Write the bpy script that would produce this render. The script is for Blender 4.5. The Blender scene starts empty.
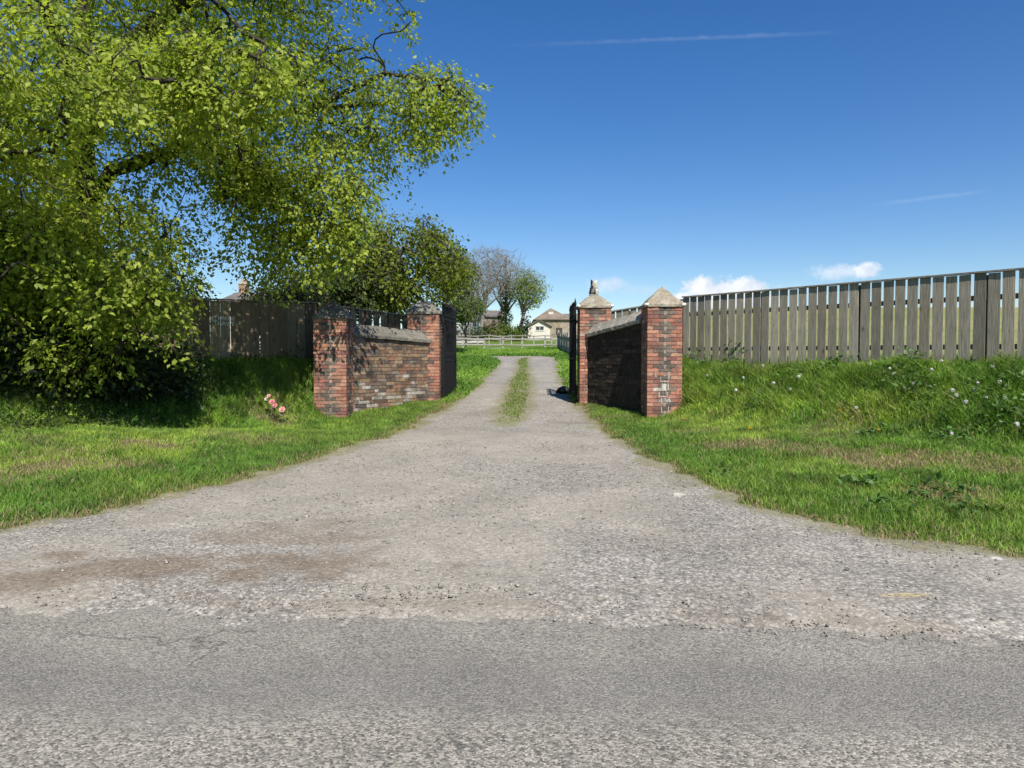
import bpy, math, random
import numpy as np
from mathutils import Vector, Matrix

random.seed(7)
RNG = np.random.default_rng(11)
scene = bpy.context.scene
COL = scene.collection
R = math.radians

# ------------------------------------------------------------------ camera
F_PX, CX, CY, HOR = 720.0, 512.0, 384.0, 362.0
EYE = 1.6
PITCH = math.atan((CY - HOR) / F_PX)
cam_d = bpy.data.cameras.new("camera")
cam_d.sensor_width = 36.0
cam_d.lens = F_PX / 1024 * 36.0
cam_d.clip_start = 0.05
cam_d.clip_end = 9000
cam = bpy.data.objects.new("camera", cam_d)
COL.objects.link(cam)
cam.location = (0, 0, EYE)
cam.rotation_euler = (math.pi / 2 - PITCH, 0, 0)
scene.camera = cam
CP, SP = math.cos(PITCH), math.sin(PITCH)


def ray(x, y):
    a, b = (x - CX) / F_PX, -(y - CY) / F_PX
    return (a, CP + b * SP, -SP + b * CP)


def at(x, y, Y):
    """point seen at pixel (x, y) that stands Y metres up the drive"""
    d = ray(x, y)
    k = Y / d[1]
    return (d[0] * k, Y, EYE + d[2] * k)


def project(P):
    """n x 3 points -> pixel x, y (for sampling of crowns)"""
    P = np.asarray(P, float)
    dz = P[:, 2] - EYE
    depth = P[:, 1] * CP - dz * SP
    up = P[:, 1] * SP + dz * CP
    return CX + F_PX * P[:, 0] / depth, CY - F_PX * up / depth


# ------------------------------------------------------------------ noise
def _table(seed):
    return np.random.default_rng(seed).random((256, 256))


_TB = [_table(s) for s in range(5)]


def vnoise(x, y, k=0):
    T = _TB[k % 5]
    x = np.asarray(x, float) + 1000.3
    y = np.asarray(y, float) + 1000.7
    xi, yi = np.floor(x).astype(int), np.floor(y).astype(int)
    fx, fy = x - xi, y - yi
    fx, fy = fx * fx * (3 - 2 * fx), fy * fy * (3 - 2 * fy)
    a, b = T[xi % 256, yi % 256], T[(xi + 1) % 256, yi % 256]
    c, d = T[xi % 256, (yi + 1) % 256], T[(xi + 1) % 256, (yi + 1) % 256]
    return (a * (1 - fx) + b * fx) * (1 - fy) + (c * (1 - fx) + d * fx) * fy


def fbm(x, y, k=0, o=4):
    s, a, t = 0, 1.0, 0
    for i in range(o):
        s = s + a * vnoise(x * 2 ** i, y * 2 ** i, k + i)
        t += a
        a *= 0.5
    return s / t


def smooth(a, b, x):
    t = np.clip((np.asarray(x, float) - a) / (b - a), 0, 1)
    return t * t * (3 - 2 * t)


# ------------------------------------------------------------------ terrain
BK = np.array([(-400, 0), (4.2, 0), (6.3, .07), (10, .18), (14.5, .33), (18, .58), (24, .95), (36, 1.66), (40, 1.84), (60, 2.5),
               (90, 3.95), (120, 5.6), (150, 6.9), (200, 7.4), (400, 4), (3000, -60)], float)


def base(Y):
    return np.interp(Y, BK[:, 0], BK[:, 1])


def ground_hit(x, y):
    d = ray(x, y)
    lo, hi = 1.0, 1.0
    t = 1.0
    while t < 400:
        if EYE + d[2] * t < base(d[1] * t):
            break
        t += 0.05
    lo, hi = t - 0.05, t
    for _ in range(20):
        m = (lo + hi) / 2
        if EYE + d[2] * m < base(d[1] * m):
            hi = m
        else:
            lo = m
    return (d[0] * hi, d[1] * hi)


LEFT_PX = [(0, 533), (60, 522), (120, 510), (200, 492), (270, 476), (330, 458), (396, 436), (438, 415), (463, 400), (483, 384), (494, 371), (501, 363)]
RIGHT_PX = [(555, 362), (557, 372), (561, 385), (571, 400), (588, 421), (611, 440), (645, 462), (698, 488), (760, 511), (830, 530), (920, 548), (1024, 563)]
LEFT_E = [ground_hit(*p) for p in LEFT_PX]
RIGHT_E = [ground_hit(*p) for p in RIGHT_PX]
OPEN_POLY = ([(-60, 7.2), (-12, 6.9)] + LEFT_E + [(-0.9, 38.0), (-2.2, 39.6), (-8, 40.2), (-8, 42.2), (1.5, 42.4), (2.4, 40)] + RIGHT_E
             + [(12, 4.9), (60, 4.9), (60, -3.6), (-60, -3.6)])
STRIP_POLY = ([ground_hit(*p) for p in [(492, 424), (496, 408), (502, 396), (509, 382), (516, 371)]] + [(.25, 36.5), (.55, 39.2), (1.0, 39.0), (.85, 36.5)]
              + [ground_hit(*p) for p in [(530, 371), (533, 382), (533, 396), (530, 410), (525, 422), (508, 428)]])


def seg_dist(X, Y, pts, closed):
    pts = np.asarray(pts, float)
    n = len(pts)
    best = np.full(X.shape, 1e9)
    arg = np.zeros(X.shape)
    for i in range(n if closed else n - 1):
        a, b = pts[i], pts[(i + 1) % n]
        ab = b - a
        t = np.clip(((X - a[0]) * ab[0] + (Y - a[1]) * ab[1]) / (ab @ ab), 0, 1)
        d = np.hypot(X - a[0] - t * ab[0], Y - a[1] - t * ab[1])
        m = d < best
        best = np.where(m, d, best)
        arg = np.where(m, i + t, arg)
    return best, arg


def inside(X, Y, pts):
    pts = np.asarray(pts, float)
    r = np.zeros(X.shape, bool)
    n = len(pts)
    for i in range(n):
        (x0, y0), (x1, y1) = pts[i], pts[(i + 1) % n]
        if y0 == y1:
            continue
        c = ((y0 > Y) != (y1 > Y)) & (X < (x1 - x0) * (Y - y0) / (y1 - y0) + x0)
        r ^= c
    return r


def gdist(X, Y):
    """> 0 on grass, < 0 on the open road, gravel and wheel tracks (metres)"""
    d, _ = seg_dist(X, Y, OPEN_POLY, True)
    g = np.where(inside(X, Y, OPEN_POLY), -d, d)
    d2, _ = seg_dist(X, Y, STRIP_POLY, True)
    g2 = np.where(inside(X, Y, STRIP_POLY), d2, -d2)
    return np.maximum(g, g2)


# piers / walls / fences in plan
RF0, RF1, RF2 = (4.0, 16.9), (8.03, 11.3), (11.2, 6.9)
LF0, LF1, LF2 = (-4.77, 17.0), (-9.5, 13.4), (-13.8, 10.1)
PIER = {'rf': (2.725, 3.425, 14.5, 15.2), 'rb': (1.63, 2.38, 17.3, 18.0), 'lf': (-4.27, -3.57, 15.5, 16.2), 'lb': (-2.58, -1.80, 17.8, 18.55)}
BAR_R = [(60, 7.5, 2.4), (14, 6.6, 2.4), (11.2, 6.9, 2.4), (8.03, 11.3, 2.6), (5.0, 15.5, 2.5), (4.1, 16.4, 2.2), (3.5, 16.1, 1.8), (3.25, 15.6, 1.2), (3.1, 15.25, .08), (2.1, 17.5, .06), (2.1, 18.0, .3), (2.9, 20, 1.6), (4.5, 26, 3), (7.5, 40, 5)]
BAR_L = [(-60, 10.6, 3), (-13.8, 10.1, 3), (-9.5, 13.4, 3.2), (-5.6, 16.4, 2.2), (-4.8, 16.6, 1.5), (-4.0, 16.3, .5), (-3.75, 16.3, .06), (-2.35, 18.0, .06), (-2.3, 18.4, .3), (-3.2, 20, 2), (-5, 26, 3.5), (-8, 40, 5)]
BARRIER = BAR_R + BAR_L[::-1]
IN_POLY = [(p[0], p[1]) for p in BARRIER] + [(-60, -40), (60, -40)]


def H(X, Y):
    X, Y = np.asarray(X, float), np.asarray(Y, float)
    b = base(Y)
    g = gdist(X, Y)
    verge = .26 * smooth(0.1, 4.5, g) * (1 - smooth(48, 56, Y)) * (1 - smooth(10.5, 14.0, Y) * smooth(-1, -2.5, X) * (Y < 24))
    s = bank_s(X, Y)
    top = np.where(X > 0, 1.38, 1.46)
    bank = np.maximum(0, top - b - verge) * s * smooth(-60, -20, -np.abs(Y - 20)) * (Y < 45)
    hill = 5.8 * smooth(6, 44, X) * smooth(25, 150, Y)
    lump = (fbm(X * .9, Y * .9, 1, 3) - .5) * (.10 + .16 * s) * smooth(0, 1.2, g)
    far = (fbm(X * .02, Y * .02, 3, 3) - .5) * 3 * smooth(160, 400, np.hypot(X, Y))
    dip = -.10 * smooth(12, 14, Y) * (1 - smooth(16, 17.6, Y)) * smooth(-1.8, -3.0, X) * (1 - s) * (Y < 30)
    return b + verge + bank + hill + lump + far + dip


def bank_s(X, Y):
    """1 on top of the bank, falling to 0 at its foot: the strongest of all barrier pieces, so it has no seams"""
    ins = inside(X, Y, IN_POLY)
    best = np.zeros(X.shape)
    for bar in (BAR_R, BAR_L):
        for (x0, y0, w0), (x1, y1, w1) in zip(bar[:-1], bar[1:]):
            dx, dy = x1 - x0, y1 - y0
            t_ = np.clip(((X - x0) * dx + (Y - y0) * dy) / (dx * dx + dy * dy), 0, 1)
            d = np.hypot(X - x0 - t_ * dx, Y - y0 - t_ * dy)
            best = np.maximum(best, 1 - smooth(0, 1, d / (w0 + (w1 - w0) * t_)))
    best = np.where(inside(X, Y, [(2.8, 13.4), (3.0, 14.7), (2.93, 15.25), (1.98, 17.45), (2.0, 18.0), (-2.1, 18.3), (-2.25, 17.95), (-3.8, 16.25), (-3.8, 15.9), (-3.6, 13.2)]), 0.0, best)
    return np.where(ins, best, 1.0)


def h1(x, y):
    return float(H(np.array([x]), np.array([y]))[0])


# ------------------------------------------------------------------ object helpers
def link(o, parent=None):
    COL.objects.link(o)
    if parent is not None:
        o.parent = parent
    return o


def tag(o, label=None, cat=None, group=None, kind=None):
    if label: o["label"] = label
    if cat: o["category"] = cat
    if group: o["group"] = group
    if kind: o["kind"] = kind
    return o


def empty(name, loc, label, cat, group=None, rz=0):
    o = bpy.data.objects.new(name, None)
    o.empty_display_size = .2
    o.location = loc
    o.rotation_euler = (0, 0, rz)
    COL.objects.link(o)
    return tag(o, label, cat, group)


def mesh_np(name, V, Fc, mats, parent=None, col=None, origin=None, smooth_sh=False, mi=None, attr="tint"):
    """V n x 3, Fc m x k equal-size faces (or list of them), mats list; world coordinates, made local to origin / parent."""
    V = np.asarray(V, np.float64)
    off = np.zeros(3)
    if origin is not None:
        off = np.array(origin, float)
    elif parent is not None:
        p, off = parent, np.zeros(3)
        while p is not None:
            off = off + np.array(p.location)
            p = p.parent
    me = bpy.data.meshes.new(name)
    V = V - off
    if isinstance(Fc, np.ndarray):
        m, k = Fc.shape
        me.vertices.add(len(V))
        me.vertices.foreach_set("co", V.astype(np.float32).ravel())
        me.loops.add(m * k)
        me.loops.foreach_set("vertex_index", Fc.astype(np.int32).ravel())
        me.polygons.add(m)
        me.polygons.foreach_set("loop_start", np.arange(0, m * k, k, dtype=np.int32))
        me.polygons.foreach_set("loop_total", np.full(m, k, dtype=np.int32))
        me.update(calc_edges=True)
    else:
        me.from_pydata([tuple(v) for v in V], [], [list(f) for f in Fc])
        me.update()
    if not isinstance(mats, (list, tuple)):
        mats = [mats]
    for mt in mats:
        me.materials.append(mt)
    if mi is not None:
        me.polygons.foreach_set("material_index", np.asarray(mi, np.int32))
    if smooth_sh:
        me.polygons.foreach_set("use_smooth", np.ones(len(me.polygons), bool))
    if col is not None:
        c = np.ones((len(V), 4), np.float32)
        c[:, :3] = col
        ca = me.color_attributes.new(attr, 'FLOAT_COLOR', 'POINT')
        ca.data.foreach_set("color", c.ravel())
    o = bpy.data.objects.new(name, me)
    if origin is not None:
        o.location = origin
    return link(o, parent)


class MB:
    def __init__(s):
        s.v, s.f, s.c, s.m = [], [], [], []

    def add(s, vs, fs, col=(1, 1, 1), mi=0):
        n = len(s.v)
        s.v += [tuple(v) for v in vs]
        s.f += [tuple(i + n for i in f) for f in fs]
        s.c += [col] * len(vs)
        s.m += [mi] * len(fs)

    def box(s, x0, x1, y0, y1, z0, z1, col=(1, 1, 1), mi=0, M=None, j=0.0):
        vs = [Vector((x, y, z)) for z in (z0, z1) for y in (y0, y1) for x in (x0, x1)]
        if j:
            vs = [v + Vector((random.uniform(-j, j), random.uniform(-j, j), random.uniform(-j, j))) for v in vs]
        if M is not None:
            vs = [M @ v for v in vs]
        s.add(vs, [(0, 2, 3, 1), (4, 5, 7, 6), (0, 1, 5, 4), (2, 6, 7, 3), (0, 4, 6, 2), (1, 3, 7, 5)], col, mi)

    def beam(s, a, b, w, h, up=(0, 0, 1), col=(1, 1, 1), mi=0):
        a, b, up = Vector(a), Vector(b), Vector(up)
        d = (b - a).normalized()
        sx = d.cross(up).normalized() * w / 2
        sy = sx.cross(d).normalized() * h / 2
        vs = [p + i * sx + k * sy for p in (a, b) for i, k in ((-1, -1), (1, -1), (1, 1), (-1, 1))]
        s.add(vs, [(0, 1, 2, 3), (7, 6, 5, 4), (0, 4, 5, 1), (1, 5, 6, 2), (2, 6, 7, 3), (3, 7, 4, 0)], col, mi)

    def tube(s, pts, rads, n=6, col=(1, 1, 1), mi=0, cap=True):
        pts = [Vector(p) for p in pts]
        k0 = len(s.v)
        ref = Vector((0.31, .22, 0.93))
        for i, p in enumerate(pts):
            d = (pts[min(i + 1, len(pts) - 1)] - pts[max(i - 1, 0)])
            d = d.normalized() if d.length > 1e-9 else Vector((0, 0, 1))
            if abs(d.dot(ref)) > .97:
                ref = Vector((1, 0, 0.1)).normalized()
            a = d.cross(ref).normalized()
            b = d.cross(a)
            for q in range(n):
                t = 2 * math.pi * q / n
                s.v.append(tuple(p + (a * math.cos(t) + b * math.sin(t)) * rads[i]))
                s.c.append(col)
        for i in range(len(pts) - 1):
            for q in range(n):
                a0 = k0 + i * n + q
                a1 = k0 + i * n + (q + 1) % n
                s.f.append((a0, a1, a1 + n, a0 + n))
                s.m.append(mi)
        if cap:
            s.f.append(tuple(k0 + q for q in range(n))[::-1])
            s.f.append(tuple(k0 + (len(pts) - 1) * n + q for q in range(n)))
            s.m += [mi, mi]

    def ball(s, c, r, seg=10, rings=7, sc=(1, 1, 1), col=(1, 1, 1), mi=0, M=None, j=0):
        k0 = len(s.v)
        vs = [Vector((0, 0, 1))]
        for i in range(1, rings):
            a = math.pi * i / rings
            for q in range(seg):
                t = 2 * math.pi * q / seg
                vs.append(Vector((math.sin(a) * math.cos(t), math.sin(a) * math.sin(t), math.cos(a))))
        vs.append(Vector((0, 0, -1)))
        c = Vector(c)
        out = []
        for v in vs:
            p = Vector((v.x * sc[0], v.y * sc[1], v.z * sc[2])) * r * (1 + random.uniform(-j, j))
            if M is not None:
                p = M @ p
            out.append(p + c)
        fs = [(0, 1 + q, 1 + (q + 1) % seg) for q in range(seg)]
        for i in range(rings - 2):
            for q in range(seg):
                a, b = 1 + i * seg + q, 1 + i * seg + (q + 1) % seg
                fs.append((a, a + seg, b + seg, b))
        L = len(vs) - 1
        o = 1 + (rings - 2) * seg
        fs += [(o + q, L, o + (q + 1) % seg) for q in range(seg)]
        s.add(out, fs, col, mi)

    def build(s, name, mats, parent=None, origin=None, smooth_sh=False):
        return mesh_np(name, np.array(s.v), s.f, mats, parent, np.array(s.c, float), origin, smooth_sh, s.m)


# ------------------------------------------------------------------ material helpers
class NT:
    def __init__(s, name):
        s.mat = bpy.data.materials.new(name)
        s.mat.use_nodes = True
        s.t = s.mat.node_tree
        s.t.nodes.clear()
        s.out = s.t.nodes.new("ShaderNodeOutputMaterial")

    def n(s, typ, ins=None, **props):
        nd = s.t.nodes.new("ShaderNode" + typ)
        for k, v in props.items():
            setattr(nd, k, v)
        for k, v in (ins or {}).items():
            sk = nd.inputs[k]
            if isinstance(v, bpy.types.NodeSocket):
                s.t.links.new(v, sk)
            else:
                sk.default_value = v
        return nd

    def math(s, op, a, b=0.0, c=None, clamp=False):
        ins = {0: a, 1: b}
        if c is not None:
            ins[2] = c
        return s.n("Math", ins, operation=op, use_clamp=clamp).outputs[0]

    def mix(s, fac, a, b, blend='MIX'):
        nd = s.n("Mix", {0: fac, 6: a, 7: b}, data_type='RGBA', blend_type=blend)
        return nd.outputs[2]

    def rgb(s, c):
        return (c[0], c[1], c[2], 1)

    def ramp(s, fac, stops, interp='LINEAR'):
        nd = s.n("ValToRGB", {0: fac})
        nd.color_ramp.interpolation = interp
        e = nd.color_ramp.elements
        while len(e) < len(stops):
            e.new(.5)
        for el, (p, c) in zip(e, stops):
            el.position = p
            el.color = (c, c, c, 1) if not hasattr(c, '__len__') else (c[0], c[1], c[2], 1)
        return nd.outputs[0]

    def pos(s):
        return s.n("NewGeometry").outputs["Position"]

    def obj(s):
        return s.n("TexCoord").outputs["Object"]

    def attr(s, name="tint"):
        return s.n("Attribute", attribute_name=name).outputs["Color"]

    def noise(s, vec, scale, detail=4, rough=.55, dist=0):
        return s.n("TexNoise", {"Vector": vec, "Scale": scale, "Detail": detail, "Roughness": rough, "Distortion": dist}).outputs[0]

    def vor(s, vec, scale, feature='F1'):
        return s.n("TexVoronoi", {"Vector": vec, "Scale": scale}, feature=feature)

    def bump(s, h, strength=.3, dist=.02, normal=None):
        ins = {"Height": h, "Strength": strength, "Distance": dist}
        if normal is not None:
            ins["Normal"] = normal
        return s.n("Bump", ins).outputs[0]

    def principled(s, col, rough=.8, normal=None, spec=.3, **kw):
        ins = {"Base Color": col, "Roughness": rough, "Specular IOR Level": spec}
        ins.update(kw)
        if normal is not None:
            ins["Normal"] = normal
        p = s.n("BsdfPrincipled", ins)
        s.t.links.new(p.outputs[0], s.out.inputs[0])
        return s.mat


def m_attr(name, rough=.85, nscale=20, namt=.5, bump=.3, bdist=.01, spec=.25, vec=None, grime=None):
    """colour from the mesh's own tint attribute, broken up by grain"""
    t = NT(name)
    p = t.pos()
    a = t.attr()
    nz = t.noise(p, nscale, 5, .65)
    k = t.ramp(nz, [(.25, 1 - namt), (.75, 1 + namt * .6)])
    c = t.mix(1.0, a, k, 'MULTIPLY')
    if grime:
        g = t.ramp(t.noise(p, grime[0], 4, .6), [(.48, 0), (.66, grime[2])])
        c = t.mix(g, c, t.rgb(grime[1]))
    return t.principled(c, rough, t.bump(t.noise(p, nscale * 2.5, 4, .6), bump, bdist), spec)


def m_leaf(name, trans=.45, rough=.5, tcol=(1.25, 1.3, .55)):
    t = NT(name)
    a = t.attr()
    pr = t.n("BsdfPrincipled", {"Base Color": a, "Roughness": rough, "Specular IOR Level": .35})
    tc = t.mix(1.0, a, t.rgb(tcol), 'MULTIPLY')
    tr = t.n("BsdfTranslucent", {"Color": tc})
    mx = t.n("MixShader", {0: trans, 1: pr.outputs[0], 2: tr.outputs[0]})
    t.t.links.new(mx.outputs[0], t.out.inputs[0])
    return t.mat


def m_wood(name, tone=1.0, axis='Z'):
    """weathered boards: tint per board, grain stretched along the board, knots, green algae low down"""
    t = NT(name)
    p = t.pos()
    mp = t.n("Mapping", {"Vector": p, "Scale": (14, 14, 1.1)}).outputs[0]
    grain = t.noise(mp, 3.2, 6, .65, .4)
    big = t.noise(t.n("Mapping", {"Vector": p, "Scale": (5, 5, .8)}).outputs[0], 1.3, 3)
    kn = t.vor(t.n("Mapping", {"Vector": p, "Scale": (5.2, 5.2, 2.0)}).outputs[0], 1.0).outputs["Distance"]
    knot = t.ramp(kn, [(.05, .35), (.13, 1)])
    k = t.ramp(grain, [(.3, .55 * tone), (.7, 1.25 * tone)])
    c = t.mix(1.0, t.attr(), k, 'MULTIPLY')
    c = t.mix(1.0, c, knot, 'MULTIPLY')
    c = t.mix(t.ramp(big, [(.5, 0), (.75, .45)]), c, t.rgb((.13, .14, .075)))
    return t.principled(c, .85, t.bump(grain, .5, .01), .2)


M = {}
M['brick'] = m_attr("old_brick", .9, 22, .55, .5, .012, .2, grime=(3.5, (.05, .045, .04), .55))
M['wallstone'] = m_attr("old_wall_brick", .92, 18, .65, .6, .015, .2, grime=(2.0, (.035, .03, .027), .9))
M['mortar'] = m_attr("lime_mortar", .95, 40, .5, .5, .01, .1, grime=(4, (.09, .08, .07), .85))
M['mortar_white'] = m_attr("limewash_mortar", .95, 30, .35, .4, .01, .1, grime=(5, (.16, .14, .12), .8))
M['capstone'] = m_attr("weathered_capstone", .95, 16, .5, .7, .02, .15, grime=(5, (.42, .41, .36), .5))
M['coping'] = m_attr("coping_stone", .95, 14, .5, .7, .02, .15, grime=(6, (.10, .095, .085), .6))
M['wood'] = m_wood("weathered_boards")
M['rail'] = m_attr("grey_timber", .85, 9, .5, .3, .01)
M['iron'] = m_attr("black_iron", .6, 30, .3, .2, .003, .25)
M['plain'] = m_attr("dull_surface", .85, 6, .3, .2, .01)
M['fine'] = m_attr("painted_render", .8, 3, .2, .1, .005)
M['bark'] = m_attr("bark", .95, 7, .7, .9, .04, .1)
M['leaf'] = m_leaf("spring_leaves", .58)
M['leaf_dark'] = m_leaf("darker_leaves", .3)
M['blade'] = m_leaf("grass_blades", .38, .6, (1.15, 1.2, .6))
M['petal'] = m_leaf("petals", .35, .7, (1, 1, 1))
t = NT("dark_mound")
M['mound'] = t.principled(t.mix(t.noise(t.obj(), 9), t.rgb((.006, .006, .007)), t.rgb((.02, .02, .02))), .35, t.bump(t.noise(t.obj(), 14), .8, .03), .5)
t = NT("window_glass")
M['glass'] = t.principled(t.mix(t.noise(t.obj(), 2), t.rgb((.012, .014, .017)), t.rgb((.03, .035, .04))), .1, None, .6)
t = NT("cast_letters")
M['letters'] = t.principled(t.mix(t.noise(t.pos(), 25), t.rgb((.62, .64, .63)), t.rgb((.82, .84, .82))), .6)


def slate(name, c0, c1, sc=1.0):
    t = NT(name)
    b = t.n("TexBrick", {"Vector": t.obj(), "Color1": t.rgb(c0), "Color2": t.rgb(c1), "Mortar": t.rgb(tuple(x * .4 for x in c0)), "Scale": sc,
                         "Mortar Size": .03, "Brick Width": .5, "Row Height": .3})
    c = t.mix(t.ramp(t.noise(t.pos(), .9, 5), [(.3, 0), (.7, .7)]), b.outputs[0], t.rgb(tuple(x * 1.5 for x in c1)))
    return t.principled(c, .8, t.bump(b.outputs[0], .4, .02))


M['slate'] = slate("slate_roof", (.10, .09, .085), (.15, .135, .12), 1.0)
M['tile'] = slate("brown_roof", (.125, .10, .08), (.165, .135, .108), 1.0)


def m_stonewall():
    t = NT("rubble_stone")
    v = t.vor(t.pos(), 2.6)
    c = t.ramp(t.noise(t.pos(), .8, 5), [(.3, (.21, .175, .135)), (.7, (.36, .305, .24))])
    c = t.mix(.5, c, t.ramp(t.n('SeparateColor', {0: v.outputs['Color']}).outputs[0], [(0, .5), (1, 1.3)]), 'MULTIPLY')
    return t.principled(c, .9, t.bump(v.outputs["Distance"], .5, .05))


M['rubble'] = m_stonewall()


# ground materials --------------------------------------------------
def m_ground():
    t = NT("turf")
    p = t.pos()
    n1 = t.noise(p, .35, 5, .6)
    n2 = t.noise(p, 3.0, 5, .65)
    n3 = t.noise(t.n("Mapping", {"Vector": p, "Scale": (1, 1, .2)}).outputs[0], 26, 4, .7)
    green = t.ramp(n2, [(.3, (.060, .105, .016)), (.55, (.095, .165, .024)), (.75, (.15, .20, .042))])
    green = t.mix(t.ramp(n1, [(.4, 0), (.7, .6)]), green, t.rgb((.135, .19, .036)))
    c = t.mix(1.0, green, t.ramp(n3, [(.3, .55), (.7, 1.35)]), 'MULTIPLY')
    a = t.n("Separate" + "Color", {0: t.attr()}).outputs
    soil = t.ramp(t.noise(p, 12, 5, .7), [(.3, (.07, .052, .03)), (.7, (.20, .16, .095))])
    c = t.mix(a[0], c, soil)                       # r: bare / dry
    tall = t.ramp(t.noise(p, 5, 4), [(.3, (.022, .04, .008)), (.7, (.05, .085, .016))])
    c = t.mix(a[1], c, tall)                       # g: thatch under long grass
    fld = t.ramp(t.noise(t.n("Mapping", {"Vector": p, "Scale": (.25, 1, 1)}).outputs[0], .22, 4), [(.3, (.16, .19, .05)), (.7, (.26, .25, .11))])
    c = t.mix(a[2], c, fld)                        # b: dry hill field
    return t.principled(c, .9, t.bump(n3, .8, .05), .1)


def m_gravel():
    t = NT("gravel")
    p = t.pos()
    warp = t.n("VectorMath", {0: p, 1: t.n("VectorMath", {0: t.n("TexNoise", {"Vector": p, "Scale": 30.0}).outputs[1], "Scale": .012}, operation='SCALE').outputs[0]}, operation='ADD').outputs[0]
    v1, v2 = t.vor(warp, 30), t.vor(warp, 80)
    s1 = t.n("SeparateColor", {0: v1.outputs["Color"]}).outputs
    s2 = t.n("SeparateColor", {0: v2.outputs["Color"]}).outputs
    g1 = t.ramp(s1[0], [(0, (.12, .113, .105)), (.35, (.21, .196, .172)), (.7, (.30, .272, .228)), (.93, (.33, .305, .27)), (1, (.40, .375, .34))])
    g2 = t.ramp(s2[0], [(0, (.11, .103, .094)), (.5, (.235, .215, .185)), (1, (.43, .395, .34))])
    c = t.mix(t.ramp(t.noise(p, 6, 3), [(.4, .25), (.6, .8)]), g1, g2)
    edge = t.ramp(v1.outputs["Distance"], [(.25, 1.12), (.62, .6)])
    c = t.mix(.75, c, edge, 'MULTIPLY')
    a = t.n("SeparateColor", {0: t.attr()}).outputs
    fines = t.ramp(t.noise(p, 34, 6, .7), [(.25, (.185, .165, .135)), (.75, (.34, .305, .25))])
    c = t.mix(t.math('MULTIPLY', a[0], .6), c, fines)          # r: packed fines
    dirt = t.ramp(t.noise(p, 22, 6, .7), [(.25, (.085, .060, .039)), (.75, (.18, .138, .096))])
    c = t.mix(t.math('MULTIPLY', a[1], t.ramp(t.noise(p, 28, 5, .75), [(.35, .35), (.6, 1)])), c, dirt)                                     # g: brown earth
    c = t.mix(t.math('MULTIPLY', a[2], .75), c, t.ramp(t.noise(p, 14, 5), [(.3, (.09, .10, .03)), (.7, (.2, .17, .09))]))   # b: thin turf at the edge
    c = t.mix(1.0, c, t.ramp(t.noise(p, 1.1, 5, .6), [(.25, .95), (.75, 1.32)]), 'MULTIPLY')
    c = t.mix(1.0, c, t.rgb((.985, 1.0, 1.02)), 'MULTIPLY')
    h = t.math('ADD', t.math('MULTIPLY', v1.outputs["Distance"], -1.0), t.math('MULTIPLY', v2.outputs["Distance"], -.4))
    return t.principled(c, .9, t.bump(h, .65, .010), .2)


def m_tarmac():
    t = NT("tarmac")
    p = t.pos()
    sp = t.n("SeparateXYZ", {0: p}).outputs
    v1, v2 = t.vor(p, 85), t.vor(p, 110)
    s1 = t.n("SeparateColor", {0: v1.outputs["Color"]}).outputs
    s2 = t.n("SeparateColor", {0: v2.outputs["Color"]}).outputs
    coarse = t.ramp(s1[0], [(0, (.075, .072, .066)), (.22, (.135, .128, .114)), (.6, (.21, .197, .17)), (1, (.33, .31, .27))])
    fine = t.ramp(s2[1], [(0, (.065, .064, .06)), (.5, (.145, .14, .128)), (1, (.285, .27, .24))])
    wob = t.math('MULTIPLY', t.math('SUBTRACT', t.noise(p, .7, 4), .5), .9)
    yy = t.math('ADD', t.math('ADD', sp[1], wob), t.math('MULTIPLY', sp[0], .03))
    near = t.ramp(t.math('DIVIDE', yy, 6.0), [(.50, 1), (.57, .12), (.60, .12), (.66, .5), (.74, .6), (.80, .18)])
    c = t.mix(near, fine, coarse)
    c = t.mix(t.ramp(t.noise(p, 2.2, 5, .7), [(.45, 0), (.7, .45)]), c, coarse)
    worn = t.ramp(t.math('DIVIDE', yy, 6.0), [(.49, 0), (.55, .75), (.61, .75), (.66, 0)])
    c = t.mix(t.math('MULTIPLY', worn, .45), c, t.rgb((.125, .122, .116)))
    tar = t.ramp(t.noise(t.n("Mapping", {"Vector": p, "Scale": (1.2, 3, 1)}).outputs[0], 1.6, 4, .7), [(.62, 0), (.72, .5)])
    c = t.mix(tar, c, t.rgb((.11, .108, .104)))
    dust = t.ramp(t.math('DIVIDE', yy, 6.0), [(.74, 0), (.80, .55), (.9, .55)])
    c = t.mix(t.math('MULTIPLY', dust, t.ramp(t.noise(p, 7, 4), [(.3, .2), (.7, 1)])), c, t.rgb((.20, .193, .18)))
    c = t.mix(1.0, c, t.ramp(t.noise(p, .8, 5, .65), [(.25, .98), (.75, 1.36)]), 'MULTIPLY')
    c = t.mix(1.0, c, t.rgb((.96, .95, .93)), 'MULTIPLY')
    wp = t.n("VectorMath", {0: p, 1: t.n("VectorMath", {0: t.n("TexNoise", {"Vector": p, "Scale": 3.0, "Detail": 4.0}).outputs[1], "Scale": .5}, operation='SCALE').outputs[0]}, operation='ADD').outputs[0]
    ck = t.vor(wp, .55, 'DISTANCE_TO_EDGE').outputs["Distance"]
    crack = t.math('MULTIPLY', t.ramp(ck, [(.0, 1), (.006, 0)]), t.ramp(t.noise(p, .6, 2), [(.5, 0), (.6, .7)]))
    c = t.mix(crack, c, t.rgb((.05, .048, .045)))
    h = t.math('ADD', t.math('MULTIPLY', v1.outputs["Distance"], -1.0), t.math('MULTIPLY', v2.outputs["Distance"], -.5))
    return t.principled(c, .85, t.bump(h, .65, .007), .25)


M['ground'] = m_ground()
M['gravel'] = m_gravel()
M['tarmac'] = m_tarmac()
t = NT("sand")
M['sand'] = t.principled(t.ramp(t.noise(t.pos(), 1.5, 5), [(.3, (.32, .30, .27)), (.7, (.48, .46, .42))]), .9)


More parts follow.
